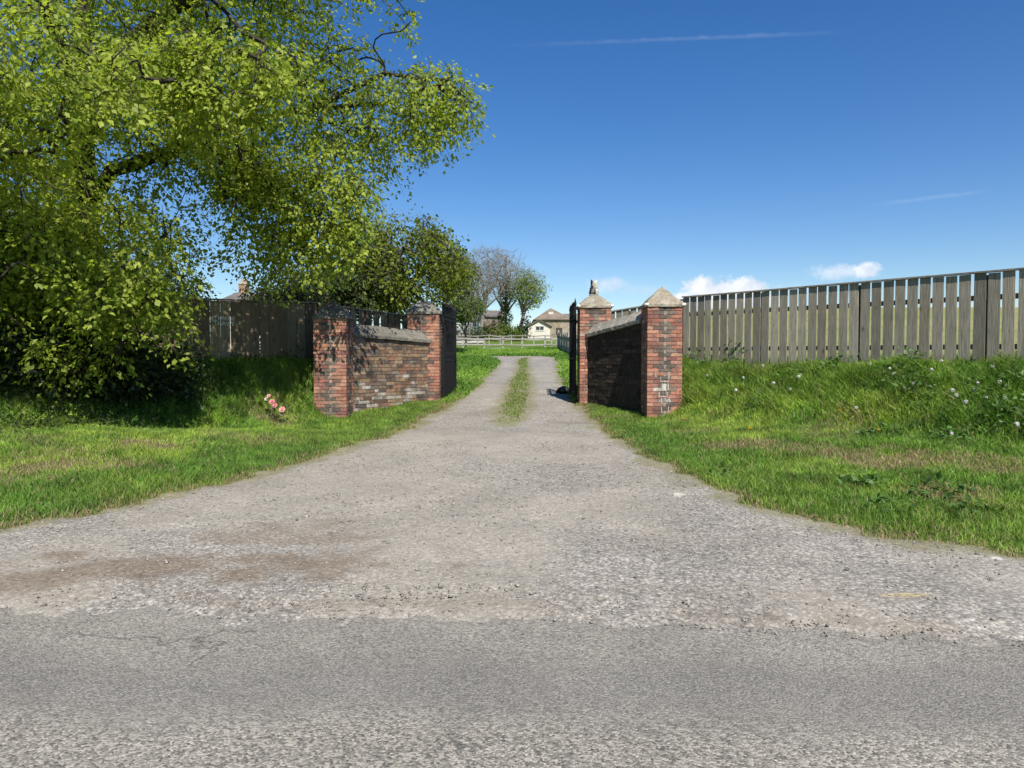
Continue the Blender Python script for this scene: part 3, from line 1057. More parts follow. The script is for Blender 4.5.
def brick_wall(label, A, B, side, zb, zA, zB, thick, pal, ccol, white=0.0):
    """A, B: ends of the inner face; side: unit vector pointing away from the drive"""
    A, B = Vector((*A, 0)), Vector((*B, 0))
    L = (B - A).length
    u = (B - A).normalized()
    nrm = Vector((side[0], side[1], 0)).normalized()
    nrm = (nrm - u * nrm.dot(u)).normalized()
    mid = (A + B) / 2 + nrm * thick / 2
    root = empty("brick_wall", (mid.x, mid.y, zb), label, "wall", "splayed walls joining the gate piers")

    def Pt(t_, d, z):
        v = A + u * t_ + nrm * d
        return (v.x, v.y, z)
    zt = lambda t_: zA + (zB - zA) * t_ / L
    b = MB()
    ins = .014
    core = [Pt(t_, d, z) for t_, zz in ((-.25, 0), (L + .2, 0)) for d in (ins, thick - ins) for z in (zb - .5, zt(t_) - .01)]
    b.add(core, [(0, 1, 3, 2), (4, 6, 7, 5), (0, 4, 5, 1), (2, 3, 7, 6), (1, 5, 7, 3), (0, 2, 6, 4)], ((.30, .27, .23) if white else (.06, .052, .045)), 1)  # unlimed core near black too, matching the shade-coloured bricks
    ch, jt = .083, .012
    zz, row = zb - .2, 0
    while zz < max(zA, zB):
        t_ = -.24 - (row % 2) * .11
        while t_ < L + .15:
            bl = random.choice((.225, .225, .11, .3, .2))
            t0, t1 = t_ + jt / 2, t_ + bl - jt / 2
            t_ += bl
            tops = min(zt(t0), zt(t1)) - .008
            if zz > tops - .02:
                continue
            top = min(zz + ch - jt, tops)
            if t1 > L + .25:
                continue
            hfrac = (zz - zb) / (zA - zb)
            for d0, d1 in ((random.uniform(-.006, .005), .06), (thick - .06, thick + random.uniform(-.005, .005))):
                cc = jit(random.choice(pal), .25)
                if hfrac < .5 and random.random() < white * (1 - hfrac):
                    cc = jit((.36, .33, .29), .2)
                vs = [Vector(Pt(q, d, z)) + Vector((random.uniform(-.003, .003), random.uniform(-.003, .003), random.uniform(-.003, .003))) for z in (zz, top) for d in (d0, d1) for q in (t0, t1)]
                b.add(vs, [(0, 2, 3, 1), (4, 5, 7, 6), (0, 1, 5, 4), (2, 6, 7, 3), (0, 4, 6, 2), (1, 3, 7, 5)], cc, 0)
        zz += ch
        row += 1
    b.build("brickwork", [M['wallstone'], M['mortar_white'] if white else M['mortar']], root)
    cpm = MB()
    ns = 4
    prof = [(-.07, 0), (-.075, .07), (thick * .42, .30), (thick * .58, .30), (thick + .075, .07), (thick + .07, 0)]
    for i in range(ns):
        t0, t1 = L * i / ns + .006 + (-.02 if i == 0 else 0), L * (i + 1) / ns - .006 + (.05 if i == ns - 1 else 0)
        cc = jit(ccol, .15)
        dz = random.uniform(-.008, .008)
        seg = 5
        vs = []
        for k in range(seg + 1):
            tt = t0 + (t1 - t0) * k / seg
            for (d, h) in prof:
                vs.append(Vector(Pt(tt, d, zt(tt) + h + dz)) + Vector((random.uniform(-.006, .006), random.uniform(-.006, .006), random.uniform(-.006, .006))))
        m = len(prof)
        fs = [(k * m + q, k * m + (q + 1) % m, (k + 1) * m + (q + 1) % m, (k + 1) * m + q) for k in range(seg) for q in range(m)]
        fs += [tuple(range(m))[::-1], tuple(seg * m + q for q in range(m))]
        cpm.add(vs, fs, cc)
    cpm.build("coping", M['coping'], root)
    return root


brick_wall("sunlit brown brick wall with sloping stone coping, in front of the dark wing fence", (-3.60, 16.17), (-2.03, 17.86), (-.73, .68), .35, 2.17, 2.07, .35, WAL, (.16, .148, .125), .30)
brick_wall("brick wall coloured dark for shade, with pale coping falling towards the carved figure's pier", (2.735, 15.16), (1.79, 17.36), (.92, .4), .5, 2.42, 2.19, .35, SHADE_WAL, (.33, .31, .27), 0)


# ------------------------------------------------------------------ fences
def board_fence(label, A, B, zA, zB, pitch, bw, face, cols, drop_to=None, cap=True, post_every=2.1, depth=.02, group=None, rails=(.40, 1.2), gap_jit=.15, post_off=0.0, hA=1.56):
    A, B = Vector((*A, 0)), Vector((*B, 0))
    L = (B - A).length
    u = (B - A) / L
    nr = Vector((face[0], face[1], 0))
    nr = (nr - u * nr.dot(u)).normalized()
    root = empty("board_fence", ((A.x + B.x) / 2, (A.y + B.y) / 2, hA), label, "fence", group)
    zt = lambda t_: zA + (zB - zA) * t_ / L
    ang = math.atan2(u.y, u.x)
    b = MB()
    t_ = .02
    while t_ < L - .05:
        w = bw * random.uniform(1 - gap_jit * .5, 1 + gap_jit * .5)
        c = A + u * (t_ + w / 2)
        zg = h1(c.x, c.y) - .12
        Mx = Matrix.Translation((c.x, c.y, zg)) @ Matrix.Rotation(ang + random.uniform(-.015, .015), 4, 'Z') @ Matrix.Rotation(random.uniform(-.005, .005), 4, 'Y')
        off = random.uniform(-.004, .004)
        sgn = 1 if (Matrix.Rotation(ang, 3, 'Z') @ Vector((0, 1, 0))).dot(nr) > 0 else -1
        y0, y1 = sorted((sgn * (off), sgn * (off + depth)))
        b.box(-w / 2, w / 2, y0, y1, 0, zt(t_) - zg - random.uniform(.0, .012), jit(random.choice(cols), .24), 0, Mx, .004)
        t_ += pitch * random.uniform(.99, 1.01)
    b.build("board_panel", M['wood'], root)
    for dz in rails:
        r = MB()
        p0, p1 = A - nr * .03, B - nr * .03
        r.beam((p0.x, p0.y, zt(0) - dz), (p1.x, p1.y, zt(L) - dz), .045, .085, col=(.10, .09, .075))
        r.build("rail", M['rail'], root)
    if cap:
        r = MB()
        p0, p1 = A - nr * .008, B - nr * .008
        nseg = max(2, int(L / 2.4))
        for i in range(nseg):
            q0, q1 = p0 + (p1 - p0) * (i / nseg), p0 + (p1 - p0) * ((i + 1) / nseg - .001)
            r.beam((q0.x, q0.y, zt(L * i / nseg) + .016), (q1.x, q1.y, zt(L * (i + 1) / nseg) + .014 + random.uniform(-.006, .006)), .11, .028, col=jit((.25, .225, .19)))
        r.build("cap_rail", M['rail'], root)
    t_ = post_off
    while t_ <= L + .05:
        c = A + u * t_ - nr * .105
        r = MB()
        Mx = Matrix.Translation((c.x, c.y, 0)) @ Matrix.Rotation(ang, 4, 'Z')
        r.box(-.05, .05, -.05, .05, h1(c.x, c.y) - .3, zt(t_) - .03, jit((.14, .125, .10)), 0, Mx, .003)
        r.build("post", M['rail'], root)
        t_ += post_every
    return root


GREY = [(.285, .258, .205), (.255, .23, .185), (.31, .28, .225), (.235, .213, .17), (.29, .256, .20)]
zR0, zR1 = 1.6 + 64 / 720 * 16.9, 1.6 + 92 / 720 * 11.3
vR = Vector((RF1[0] - RF0[0], RF1[1] - RF0[1], 0))
RFX = (RF0[0] + vR.x * 1.6, RF0[1] + vR.y * 1.6)
board_fence("long grey slatted fence with gaps on the sunny grass bank", RF0, RFX, zR0, zR0 + (zR1 - zR0) * 1.6, .212, .174, (-.8, -.58), GREY, depth=.012, post_every=2.12, post_off=.0, group="board fences", rails=(.40, 1.2), gap_jit=.03)
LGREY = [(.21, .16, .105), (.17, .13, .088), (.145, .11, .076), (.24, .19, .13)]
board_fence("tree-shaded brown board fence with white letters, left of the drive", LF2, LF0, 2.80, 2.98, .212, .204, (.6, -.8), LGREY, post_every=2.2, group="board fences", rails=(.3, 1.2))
board_fence("short wing fence showing above the shaded dark wall", RF0, (2.42, 18.15), zR0 - .06, 2.84, .2, .165, (-.6, -.8), GREY, group="board fences", post_every=1.5)
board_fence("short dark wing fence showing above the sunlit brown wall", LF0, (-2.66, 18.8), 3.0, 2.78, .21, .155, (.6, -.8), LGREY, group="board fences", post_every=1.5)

# letters screwed to the left fence
uL = (Vector((*LF0, 0)) - Vector((*LF2, 0))).normalized()


def lettering():
    vs, fs = [], []
    tgt = at(213, 318, 15.72)
    dg = bpy.context.evaluated_depsgraph_get()
    ox = 0
    for txt, dx_, dz_, sz in (("C", -.03, -.01, .175), ("HALME", .10, .03, .112), ("HAWE", .09, -.09, .125)):
        cu = bpy.data.curves.new("letters", 'FONT')
        cu.body, cu.size, cu.extrude = txt, sz, .008
        tmp = bpy.data.objects.new("letters_tmp", cu)
        COL.objects.link(tmp)
        dg = bpy.context.evaluated_depsgraph_get()
        me = tmp.evaluated_get(dg).to_mesh()
        n0 = len(vs)
        for v in me.vertices:
            vs.append((v.co.x + dx_, v.co.y + dz_, v.co.z))
        for p in me.polygons:
            fs.append([i + n0 for i in p.vertices])
        tmp.evaluated_get(dg).to_mesh_clear()
        bpy.data.objects.remove(tmp)
    # point on the fence's front face under pixel (213, 318)
    A = Vector((*LF2, 0))
    nrm = Vector((uL.y, -uL.x, 0))
    d = ray(213, 321)
    k = (A + nrm * .034).dot(nrm) / (Vector((d[0], d[1], 0)).dot(nrm))
    o = Vector((d[0] * k, d[1] * k, EYE + d[2] * k))
    W = []
    for x, y, z in vs:
        W.append(o + uL * x + Vector((0, 0, y)) + nrm * z)
    m = mesh_np("name_letters", np.array([tuple(w) for w in W]), fs, M['letters'], origin=tuple(o))
    tag(m, "white cast letters in two rows fixed to the brown board fence", "lettering")


lettering()


# ------------------------------------------------------------------ iron gates
def iron_gate(label, hx, hy, ex, ey, z0, z1):
    root = empty("iron_gate", (hx, hy, z0), label, "gate", "pair of open iron gates")
    A, B = Vector((hx, hy, 0)), Vector((ex, ey, 0))
    L = (B - A).length
    u = (B - A) / L
    ic = (.005, .005, .0065)
    P = lambda t_, z: tuple(A + u * t_ + Vector((0, 0, z)))
    f = MB()
    f.beam(P(0, z0), P(0, z1 + .05), .05, .05, up=(1, 0, 0), col=ic)
    f.beam(P(L, z0), P(L, z1 + .02), .045, .045, up=(1, 0, 0), col=ic)
    for z in (z0 + .09, z0 + .95, z0 + 1.05, z1 - .22, z1 - .12):
        f.beam(P(0.0, z), P(L, z), .016, .045, col=ic)
    f.build("frame", M['iron'], root)
    b = MB()
    n = int(L / .125)
    for i in range(1, n):
        t_ = L * i / n
        top = z1 + .03 + .06 * math.sin(math.pi * i / n)
        b.tube([P(t_, z0 + .07), P(t_, top)], [.012, .012], 6, ic)
        b.tube([P(t_, top), P(t_, top + .03), P(t_, top + .11)], [.012, .024, .002], 6, ic)
        if True:
            t2 = t_ + L / n / 2
            b.tube([P(t2, z0 + .07), P(t2, z0 + 1.0)], [.009, .009], 5, ic)
            b.tube([P(t2, z0 + 1.0), P(t2, z0 + 1.09), P(t2, z0 + 1.16)], [.009, .018, .002], 5, ic)
    b.build("bars", M['iron'], root)
    for t_, zt in ((0, z1 + .05), (L, z1 + .02)):
        fin = MB()
        c = Vector(P(t_, zt))
        fin.tube([c, c + Vector((0, 0, .03)), c + Vector((0, 0, .07)), c + Vector((0, 0, .12)), c + Vector((0, 0, .19))], [.016, .034, .030, .02, .003], 8, ic)
        fin.build("finial", M['iron'], root)
    for z in (z0 + .25, z1 - .35):
        hg = MB()
        c = Vector(P(0, z))
        hg.tube([c - u * 0.0 + Vector((0, 0, -.05)), c + Vector((0, 0, .05))], [.036, .036], 8, ic)
        hg.beam(c, c - Vector((math.copysign(.09, -hx), 0.04, 0)), .03, .04, col=ic)
        hg.build("hinge", M['iron'], root)
    lt = MB()
    c = Vector(P(L - .03, z0 + 1.0))
    lt.box(c.x - .03, c.x + .03, c.y - .09, c.y + .03, c.z - .07, c.z + .07, ic)
    lt.build("latch", M['iron'], root)
    return root


iron_gate("black iron gate swung back from the leaf-shaded pier by the trees", -1.74, 18.2, -1.56, 19.95, .70, 2.92)
iron_gate("black iron gate swung back from the pier with the carved figure", 1.555, 17.75, 1.57, 19.45, .74, 2.93)

# carved figure on the right back pier: a small sitting beast with pricked ears
fx_, fy_, fz_ = 2.0, 17.65, 3.21


def skin_body(name, verts, edges, rads, mat, parent=None, origin=(0, 0, 0), col=None, sub=2):
    me = bpy.data.meshes.new(name)
    me.from_pydata(verts, edges, [])
    o = bpy.data.objects.new(name, me)
    COL.objects.link(o)
    md = o.modifiers.new("s", 'SKIN')
    sk = me.skin_vertices[0].data
    for i, r in enumerate(rads):
        sk[i].radius = (r, r) if not hasattr(r, '__len__') else r
        sk[i].use_root = (i == 0)
    o.modifiers.new("d", 'SUBSURF').levels = sub
    dg = bpy.context.evaluated_depsgraph_get()
    ev = o.evaluated_get(dg)
    m2 = bpy.data.meshes.new_from_object(ev)
    bpy.data.objects.remove(o)
    m2.name = name
    m2.materials.append(mat)
    for p in m2.polygons:
        p.use_smooth = True
    if col is not None:
        ca = m2.color_attributes.new("tint", 'FLOAT_COLOR', 'POINT')
        for i, v in enumerate(m2.vertices):
            ca.data[i].color = (*col(v.co), 1)
    ob = bpy.data.objects.new(name, m2)
    ob.location = origin
    return link(ob, parent)


st = empty("stone_figure", (fx_, fy_, fz_), "small weathered stone beast with pricked ears sitting on the blunt pier cap", "statue")
sv = [(0, .02, .10), (0, 0, .19), (0, -.015, .25), (0, -.05, .29), (0, -.10, .275), (-.045, -.07, .15), (-.05, -.085, .02), (.045, -.07, .15), (.05, -.085, .02),
      (-.07, .03, .06), (-.075, -.03, .02), (.07, .03, .06), (.075, -.03, .02), (-.06, -.03, .35), (-.07, -.025, .40), (.06, -.03, .35), (.07, -.025, .40)]
se = [(0, 1), (1, 2), (2, 3), (3, 4), (1, 5), (5, 6), (1, 7), (7, 8), (0, 9), (9, 10), (0, 11), (11, 12), (3, 13), (13, 14), (3, 15), (15, 16)]
sr = [.115, .10, .085, .08, .05, .04, .036, .04, .036, .06, .036, .06, .036, .026, .012, .026, .012]
stc = lambda co: (.03, .03, .03) if co.x < -.03 + .02 * math.sin(co.z * 40) else ((.5, .48, .43) if co.z > .2 or co.x > .04 else (.2, .19, .17))
skin_body("body", sv, se, sr, M['capstone'], st, (0, 0, 0), stc)
pb = MB()
pb.box(fx_ - .10, fx_ + .10, fy_ - .12, fy_ + .11, fz_ - .01, fz_ + .03, (.22, .2, .17), j=.006)
pb.build("plinth", M['capstone'], st)


# ------------------------------------------------------------------ small crumpled black shape by the right gate
sx, sy = 1.44, 19.95
b = MB()
sz = h1(sx, sy)
b.ball((sx, sy, sz + .10), .15, 18, 12, (1.15, .8, .75), (1, 1, 1), j=.10)
b.tube([(sx - .12, sy - .02, sz + .15), (sx - .18, sy - .03, sz + .10), (sx - .20, sy - .05, sz + .03)], [.05, .035, .04], 8)
o = b.build("dark_mound", M['mound'], None, (sx, sy, sz), True)
tag(o, "small crumpled black shape lying in the grass by the open gate", "mound")


# ------------------------------------------------------------------ trees
def colonise(limbs, sprays, seed, r_tip=.006, arch=.12, step=.35):
    """limbs: polylines of (x, y, z, r), first is the trunk.  Connect each spray to the nearest wood.
    returns chains (list of (points, radii)) and the direction each spray leaves its branch"""
    rg = random.Random(seed)
    pos, par, rad, fixed = [], [], [], []
    for li, poly in enumerate(limbs):
        poly = [np.array(p, float) for p in poly]
        if li == 0:
            prev = -1
        else:
            P = np.array(pos)
            prev = int(np.argmin(np.linalg.norm(P - poly[0][:3], axis=1)))
        for i in range(len(poly) - 1):
            a, b_ = poly[i], poly[i + 1]
            m = max(1, int(np.linalg.norm(b_[:3] - a[:3]) / step))
            for k in range(m + (1 if i == len(poly) - 2 else 0)):
                q = a + (b_ - a) * k / m
                jx = 0 if li == 0 else .04
                pos.append(q[:3] + np.array([rg.uniform(-jx, jx), rg.uniform(-jx, jx), rg.uniform(-jx, jx)]))
                par.append(prev)
                rad.append(q[3])
                fixed.append(True)
                prev = len(pos) - 1
    cap = len(pos) + len(sprays) * 8 + 10
    PA = np.zeros((cap, 3))
    nn = len(pos)
    PA[:nn] = pos
    S = np.asarray(sprays)
    d0 = np.min(np.linalg.norm(S[:, None, :] - PA[None, :nn], axis=2), axis=1) if len(S) * nn < 4e7 else np.linalg.norm(S - PA[0], axis=1)
    order = np.argsort(d0)
    chains, dirs = [], np.zeros((len(S), 3))
    ends = []
    childpts = []
    for si in order:
        p = S[si]
        dv = PA[:nn] - p
        dd = np.einsum('ij,ij->i', dv, dv)
        # prefer wood that lies lower than / inward of the spray
        dd = dd + .35 * np.maximum(0, dv[:, 2]) ** 2
        j = int(np.argmin(dd))
        a = PA[j]
        L = math.dist(a, p)
        if L < .05:
            dirs[si] = (p - PA[0]) / (np.linalg.norm(p - PA[0]) + 1e-9)
            ends.append(j)
            continue
        pj = par[j]
        pd = (a - PA[pj]) if pj >= 0 else np.array([0, 0, 1.0])
        pd = pd / (np.linalg.norm(pd) + 1e-9)
        c1 = a + pd * L * .35 + np.array([0, 0, arch * L])
        m = max(2, min(7, int(L / step) + 1))
        prev = j
        for k in range(1, m + 1):
            t_ = k / m
            q = (1 - t_) ** 2 * a + 2 * t_ * (1 - t_) * c1 + t_ * t_ * p
            if k < m:
                q = q + np.array([rg.gauss(0, 1), rg.gauss(0, 1), rg.gauss(0, 1)]) * .03 * L ** .5
            PA[nn] = q
            pos.append(q)
            par.append(prev)
            rad.append(0.0)
            fixed.append(False)
            prev = nn
            nn += 1
        dirs[si] = PA[nn - 1] - PA[nn - 2]
        ends.append(nn - 1)
    cnt = np.zeros(nn)
    for e in ends:
        cnt[e] += 1
    for i in range(nn - 1, -1, -1):
        if par[i] >= 0:
            cnt[par[i]] += cnt[i] if True else 0
    # children always have larger index than parents, so one reverse pass is enough
    r = np.array(rad)
    rr = r_tip * np.maximum(cnt, 1) ** .46
    r = np.where(np.array(fixed), np.maximum(r, np.minimum(rr, r * 1.1)), rr)
    for i in range(nn):
        if par[i] >= 0:
            r[i] = min(r[i], r[par[i]])
    # chains: follow the thickest child
    kids = [[] for _ in range(nn)]
    for i in range(nn):
        if par[i] >= 0:
            kids[par[i]].append(i)
    starts = [(-1, 0)]
    while starts:
        pr, i = starts.pop()
        pts, rs = [], []
        if pr >= 0:
            pts.append(PA[pr]); rs.append(min(r[pr], r[i] * 1.25))
        while True:
            pts.append(PA[i]); rs.append(r[i])
            ks = kids[i]
            if not ks:
                break
            ks = sorted(ks, key=lambda q: -r[q])
            for q in ks[1:]:
                starts.append((i, q))
            i = ks[0]
        if len(pts) > 1:
            chains.append((pts, rs))
    return chains, dirs


def wood_mesh(chains, name, parent, col, min_r=0.0):
    b = MB()
    for pts, rs in chains:
        n = 10 if rs[0] > .12 else (6 if rs[0] > .03 else 3)
        b.tube(pts, [max(x, min_r) for x in rs], n, col)
    return b.build(name, M['bark'], parent, None, True)


def leaf_cloud(S, D, per, length, spread, leaf, col, col2, droop=.25, flat=.25, seed=0):
    """leaves set along a flat spray of twiglets at each S, heading D"""
    rg = np.random.default_rng(seed)
    n = len(S)
    D = D.copy()
    D[:, 2] = D[:, 2] * .35 - .12
    D /= np.linalg.norm(D, axis=1, keepdims=True) + 1e-9
    up = np.tile(np.array([0, 0, 1.0]), (n, 1)) + rg.normal(0, .28, (n, 3))
    side = np.cross(D, up)
    side /= np.linalg.norm(side, axis=1, keepdims=True) + 1e-9
    nrm = np.cross(side, D)
    k = per
    u = rg.random((n, k))
    sg = np.where(rg.random((n, k)) < .5, -1.0, 1.0)
    v = sg * rg.random((n, k)) ** .8 * (1 - .55 * u)
    Lk = length * rg.uniform(.7, 1.3, (n, 1))
    P = S[:, None] + D[:, None] * ((u - .35) * Lk)[..., None] + side[:, None] * (v * spread)[..., None]
    P = P + nrm[:, None] * (rg.normal(0, flat * .3, (n, k)))[..., None]
    P[..., 2] -= droop * (np.maximum(u, 0) ** 2 * .35 + v ** 2 * .25) * length
    ax = D[:, None] * .7 + side[:, None] * (sg * .8)[..., None] + rg.normal(0, .35, (n, k, 3))
    ax[..., 2] -= .25
    nn_ = nrm[:, None] + rg.normal(0, .45, (n, k, 3))
    sizes = leaf * rg.uniform(.45, 1.4, (n, k))
    mixf = np.clip(rg.random((n, 1)) * .8 + rg.normal(0, .2, (n, k)), 0, 1)[..., None]
    C = (np.array(col) * (1 - mixf) + np.array(col2) * mixf) * rg.uniform(.8, 1.2, (n, k, 1))
    f = lambda a: a.reshape(-1, a.shape[-1]) if a.ndim == 3 else a.ravel()
    return leaf_mesh(f(P), f(ax), f(nn_), f(sizes), f(sizes) * .68, f(C))


def twig_chains(S, D, length, r):
    out = []
    for p, d in zip(S, D):
        d = Vector(d)
        d.z = d.z * .35 - .1
        if d.length < 1e-6:
            continue
        d.normalize()
        p = Vector(p)
        out.append(([p - d * length * .3, p + d * length * .3, p + d * length * .62 - Vector((0, 0, .05 * length))], [r, r * .7, r * .3]))
    return out


def make_tree(name, label, cat, group, limbs, sprays, seed, per, length, spread, leaf, col, col2, mat='leaf', bark=(.075, .066, .056), r_tip=.006, droop=.25, flat=.25, twr=.004, min_r=0, arch=.12, step=.35):
    x, y = limbs[0][0][0], limbs[0][0][1]
    root = empty(name, (x, y, limbs[0][0][2]), label, cat, group)
    chains, dirs = colonise(limbs, sprays, seed, r_tip, arch, step)
    wood_mesh(chains + twig_chains(sprays, dirs, length, max(twr, min_r)), "trunk", root, bark, min_r)
    v, F, c_ = leaf_cloud(np.asarray(sprays), dirs, per, length, spread, leaf, col, col2, droop, flat, seed)
    mesh_np("crown", v, F, M[mat], root, col=c_)
    return root


def pt_in_poly(x, y, poly):
    return inside(np.asarray(x), np.asarray(y), poly)


# --- the big lime-green tree on the left
BX, BY = -9.75, 16.4
LIMBS = [
    [(BX, BY, 1.2, .42), (BX + .05, BY - .05, 3.2, .36), (BX + .1, BY - .1, 5.2, .32), (BX + .0, BY, 8.0, .24), (BX + .3, BY, 11, .15), (BX + .4, BY, 14.5, .05)],
    [(BX + .1, BY - .1, 4.9, .17), (-8.6, 15.6, 5.7, .135), (-7.2, 15.0, 5.9, .11), (-5.8, 15.2, 6.6, .085), (-4.2, 15.5, 7.0, .06), (-2.5, 15.5, 7.1, .03)],
    [(-6.4, 14.7, 6.1, .075), (-5.4, 14.6, 5.5, .06), (-4.4, 14.6, 4.95, .05), (-3.6, 14.7, 4.4, .03), (-3.1, 14.9, 4.0, .015)],
    [(BX, BY, 6.2, .18), (-8.0, 15.2, 8.0, .14), (-5.8, 14.3, 9.2, .10), (-3.4, 13.6, 9.8, .06), (-1.8, 13.2, 9.6, .03)],
    [(-4.2, 15.5, 7.0, .06), (-2.7, 15.4, 7.7, .045), (-1.35, 15.3, 7.5, .028), (-.85, 15.2, 7.0, .014)],
    [(BX, BY, 5.4, .20), (-11.3, 15.6, 6.6, .16), (-13.2, 15.0, 7.4, .11), (-15.5, 14.5, 7.6, .06)],
    [(BX, BY, 4.2, .16), (-10.2, 14.6, 4.9, .13), (-9.8, 12.8, 4.6, .09), (-8.8, 11.2, 3.6, .05), (-8.0, 10.6, 2.8, .025)],
    [(BX, BY, 3.4, .13), (-8.9, 15.0, 3.6, .10), (-7.8, 13.4, 3.3, .07), (-6.6, 12.2, 2.6, .04), (-6.0, 11.8, 2.0, .02)],
    [(BX, BY, 7.5, .15), (-9.4, 14.4, 9.2, .12), (-8.6, 12.4, 10.2, .08), (-7.4, 10.8, 10.2, .04)],
    [(-11.6, 17.2, 1.3, .22), (-11.9, 16.9, 4.0, .18), (-12.6, 16.5, 6.8, .14), (-13.4, 16, 9.5, .07)],
    [(BX, BY, 8.2, .13), (-8.2, 17.4, 10, .10), (-6.0, 18.0, 11, .06), (-4.2, 18, 11.2, .03)],
    [(-8.6, 12.4, 10.2, .06), (-6.2, 11.8, 9.0, .045), (-4.4, 11.9, 8.2, .03)],
]
SIL = [(-260, -260), (420, -260), (432, -20), (420, 22), (402, 40), (378, 20), (368, 34), (383, 62), (402, 78), (432, 58), (462, 62), (478, 92), (472, 128), (446, 146), (424, 150), (416, 182), (402, 212), (384, 238), (350, 258), (330, 282), (318, 300),
       (270, 288), (246, 262), (205, 268), (178, 300), (196, 332), (194, 380), (170, 408), (110, 428), (20, 436), (-260, 445)]


def crown_points(n, ells, sil, seed, freq=.75, thr=.42, extra=None, zf=1.15):
    rg = np.random.default_rng(seed)
    out = []
    w = np.array([e[6] for e in ells], float)
    w /= w.sum()
    ph = rg.random(3) * 50
    while sum(len(o_) for o_ in out) < n:
        m = 4000
        k = rg.choice(len(ells), m, p=w)
        d = rg.normal(0, 1, (m, 3))
        d /= np.linalg.norm(d, axis=1, keepdims=True)
        r_ = rg.random(m) ** (1 / 2.6)
        E = np.array([e[:6] for e in ells])[k]
        P = E[:, :3] + d * E[:, 3:6] * r_[:, None]
        q = fbm(P[:, 0] * freq + ph[0] + P[:, 2] * .31, P[:, 1] * freq + P[:, 2] * freq * zf + ph[1], seed % 5, 3)
        ok = q > thr + rg.normal(0, .05, m)
        if sil is not None:
            x, y = project(P)
            ok &= inside(x, y, sil)
            if extra is not None:
                ok &= rg.random(m) < extra(x, y)
        out.append(P[ok])
    return np.concatenate(out)[:n]


def beech_keep(x, y):
    k = np.ones(len(x))
    k = np.where((x > 170) & (x < 330) & (y > 185) & (y < 300), .62, k)      # thin veil of twigs low in the middle
    k = np.where((x > 195) & (x < 262) & (y > 236), .16, k)
    k = np.where((x > 95) & (x < 235) & (y > 150) & (y < 235), k * .75, k)
    k = np.where((x > 60) & (x < 130) & (y > 150) & (y < 235), k * .7, k)
    k = np.where((x > 410) & (y < 60), .35, k)
    k = np.where((x > 200) & (x < 250) & (y > 60) & (y < 120), .6, k)
    k = np.where((y > 330) & (x < 200), k * .8, k)
    return k


ELL = [(-9.5, 14.8, 9.0, 6.5, 4.2, 5.5, 4.6), (-5.4, 15.4, 7.8, 4.7, 2.0, 3.2, 3.1), (-2.7, 15.5, 7.2, 2.1, 1.2, 1.3, 1.0), (-12.5, 14.5, 6.5, 4, 3.5, 4, 1.6), (-8.2, 11.7, 3.3, 3.0, 1.3, 1.5, 2.0),
       (-4.6, 14.9, 4.9, 1.5, .9, 1.1, .5), (-7.0, 12.3, 2.5, 2.1, 1.0, 1.1, .6), (-5.5, 13.3, 10.2, 4.5, 2.6, 2.2, 2.0), (-7.9, 9.9, 5.5, 3.0, 1.4, 1.2, 1.5), (-5.6, 12.6, 6.4, 2.2, .9, 1.2, .7), (-7.9, 12.5, 3.3, 2.3, .9, 1.0, 1.9), (-8.4, 13.4, 6.3, 2.4, 1.0, 2.2, .3),
       (-4.8, 11.5, 6.0, 1.2, .7, .6, .75), (-8.9, 12.3, 1.9, 2.9, .7, 1.1, .4), (-5.4, 14.7, 4.7, 2.7, 1.2, 1.7, 2.0)]
SPR = crown_points(6600, ELL, SIL, 3, .74, .47, beech_keep, zf=3.0)
make_tree("broadleaf_tree", "big spreading tree in fresh lime green leaf hanging over the brown board fence", "tree", None, LIMBS, SPR, 5, 26, .78, .34, .088,
          (.38, .445, .065), (.20, .27, .04), 'leaf', (.055, .048, .04), .0055, .22, .10, .004)


# --- other trees, from the gate back
def simple_tree(name, label, group, px, py_top, Y, wpx, n, seed, leaf, col, col2, per=16, mat='leaf', bark=(.09, .08, .068), length=.8, spread=.4, base_frac=.25, lean=0, min_r=0, thr=.40, freq=.8, trunk_r=.2, sil=None, depth=None, bottom_px=None, forks=4, r_tip=.007, step=.35):
    X = (px - CX) / F_PX * Y
    z0 = h1(X + lean, Y)
    zt = EYE + (HOR - py_top) / F_PX * Y
    w = wpx / F_PX * Y / 2
    hgt = zt - z0
    zb = z0 + hgt * base_frac if bottom_px is None else EYE + (HOR - bottom_px) / F_PX * Y
    zc = (zt + zb) / 2
    rz = (zt - zb) / 2
    d = depth or w
    rg = random.Random(seed)
    limbs = [[(X + lean, Y, z0 - .2, trunk_r), (X + lean * .6, Y, z0 + hgt * .25, trunk_r * .8), (X, Y, z0 + hgt * .5, trunk_r * .55), (X, Y, z0 + hgt * .85, trunk_r * .15)]]
    for i in range(forks):
        a = 6.28 * i / forks + rg.uniform(-.5, .5)
        zz_ = z0 + hgt * rg.uniform(.22, .42)
        fx2 = lean * .6
        limbs.append([(X + fx2, Y, zz_, trunk_r * .55), (X + math.cos(a) * w * .35, Y + math.sin(a) * d * .35, zz_ + hgt * .2, trunk_r * .38), (X + math.cos(a) * w * .65, Y + math.sin(a) * d * .65, zz_ + hgt * .36, trunk_r * .18)])
    pts = crown_points(n, [(X, Y, zc, w, d, rz, 1)], sil, seed, freq, thr)
    return make_tree(name, label, "tree", group, limbs, pts, seed, per, length, spread, leaf, col, col2, mat, bark, r_tip, .2, .35, .005, min_r, .12, step)


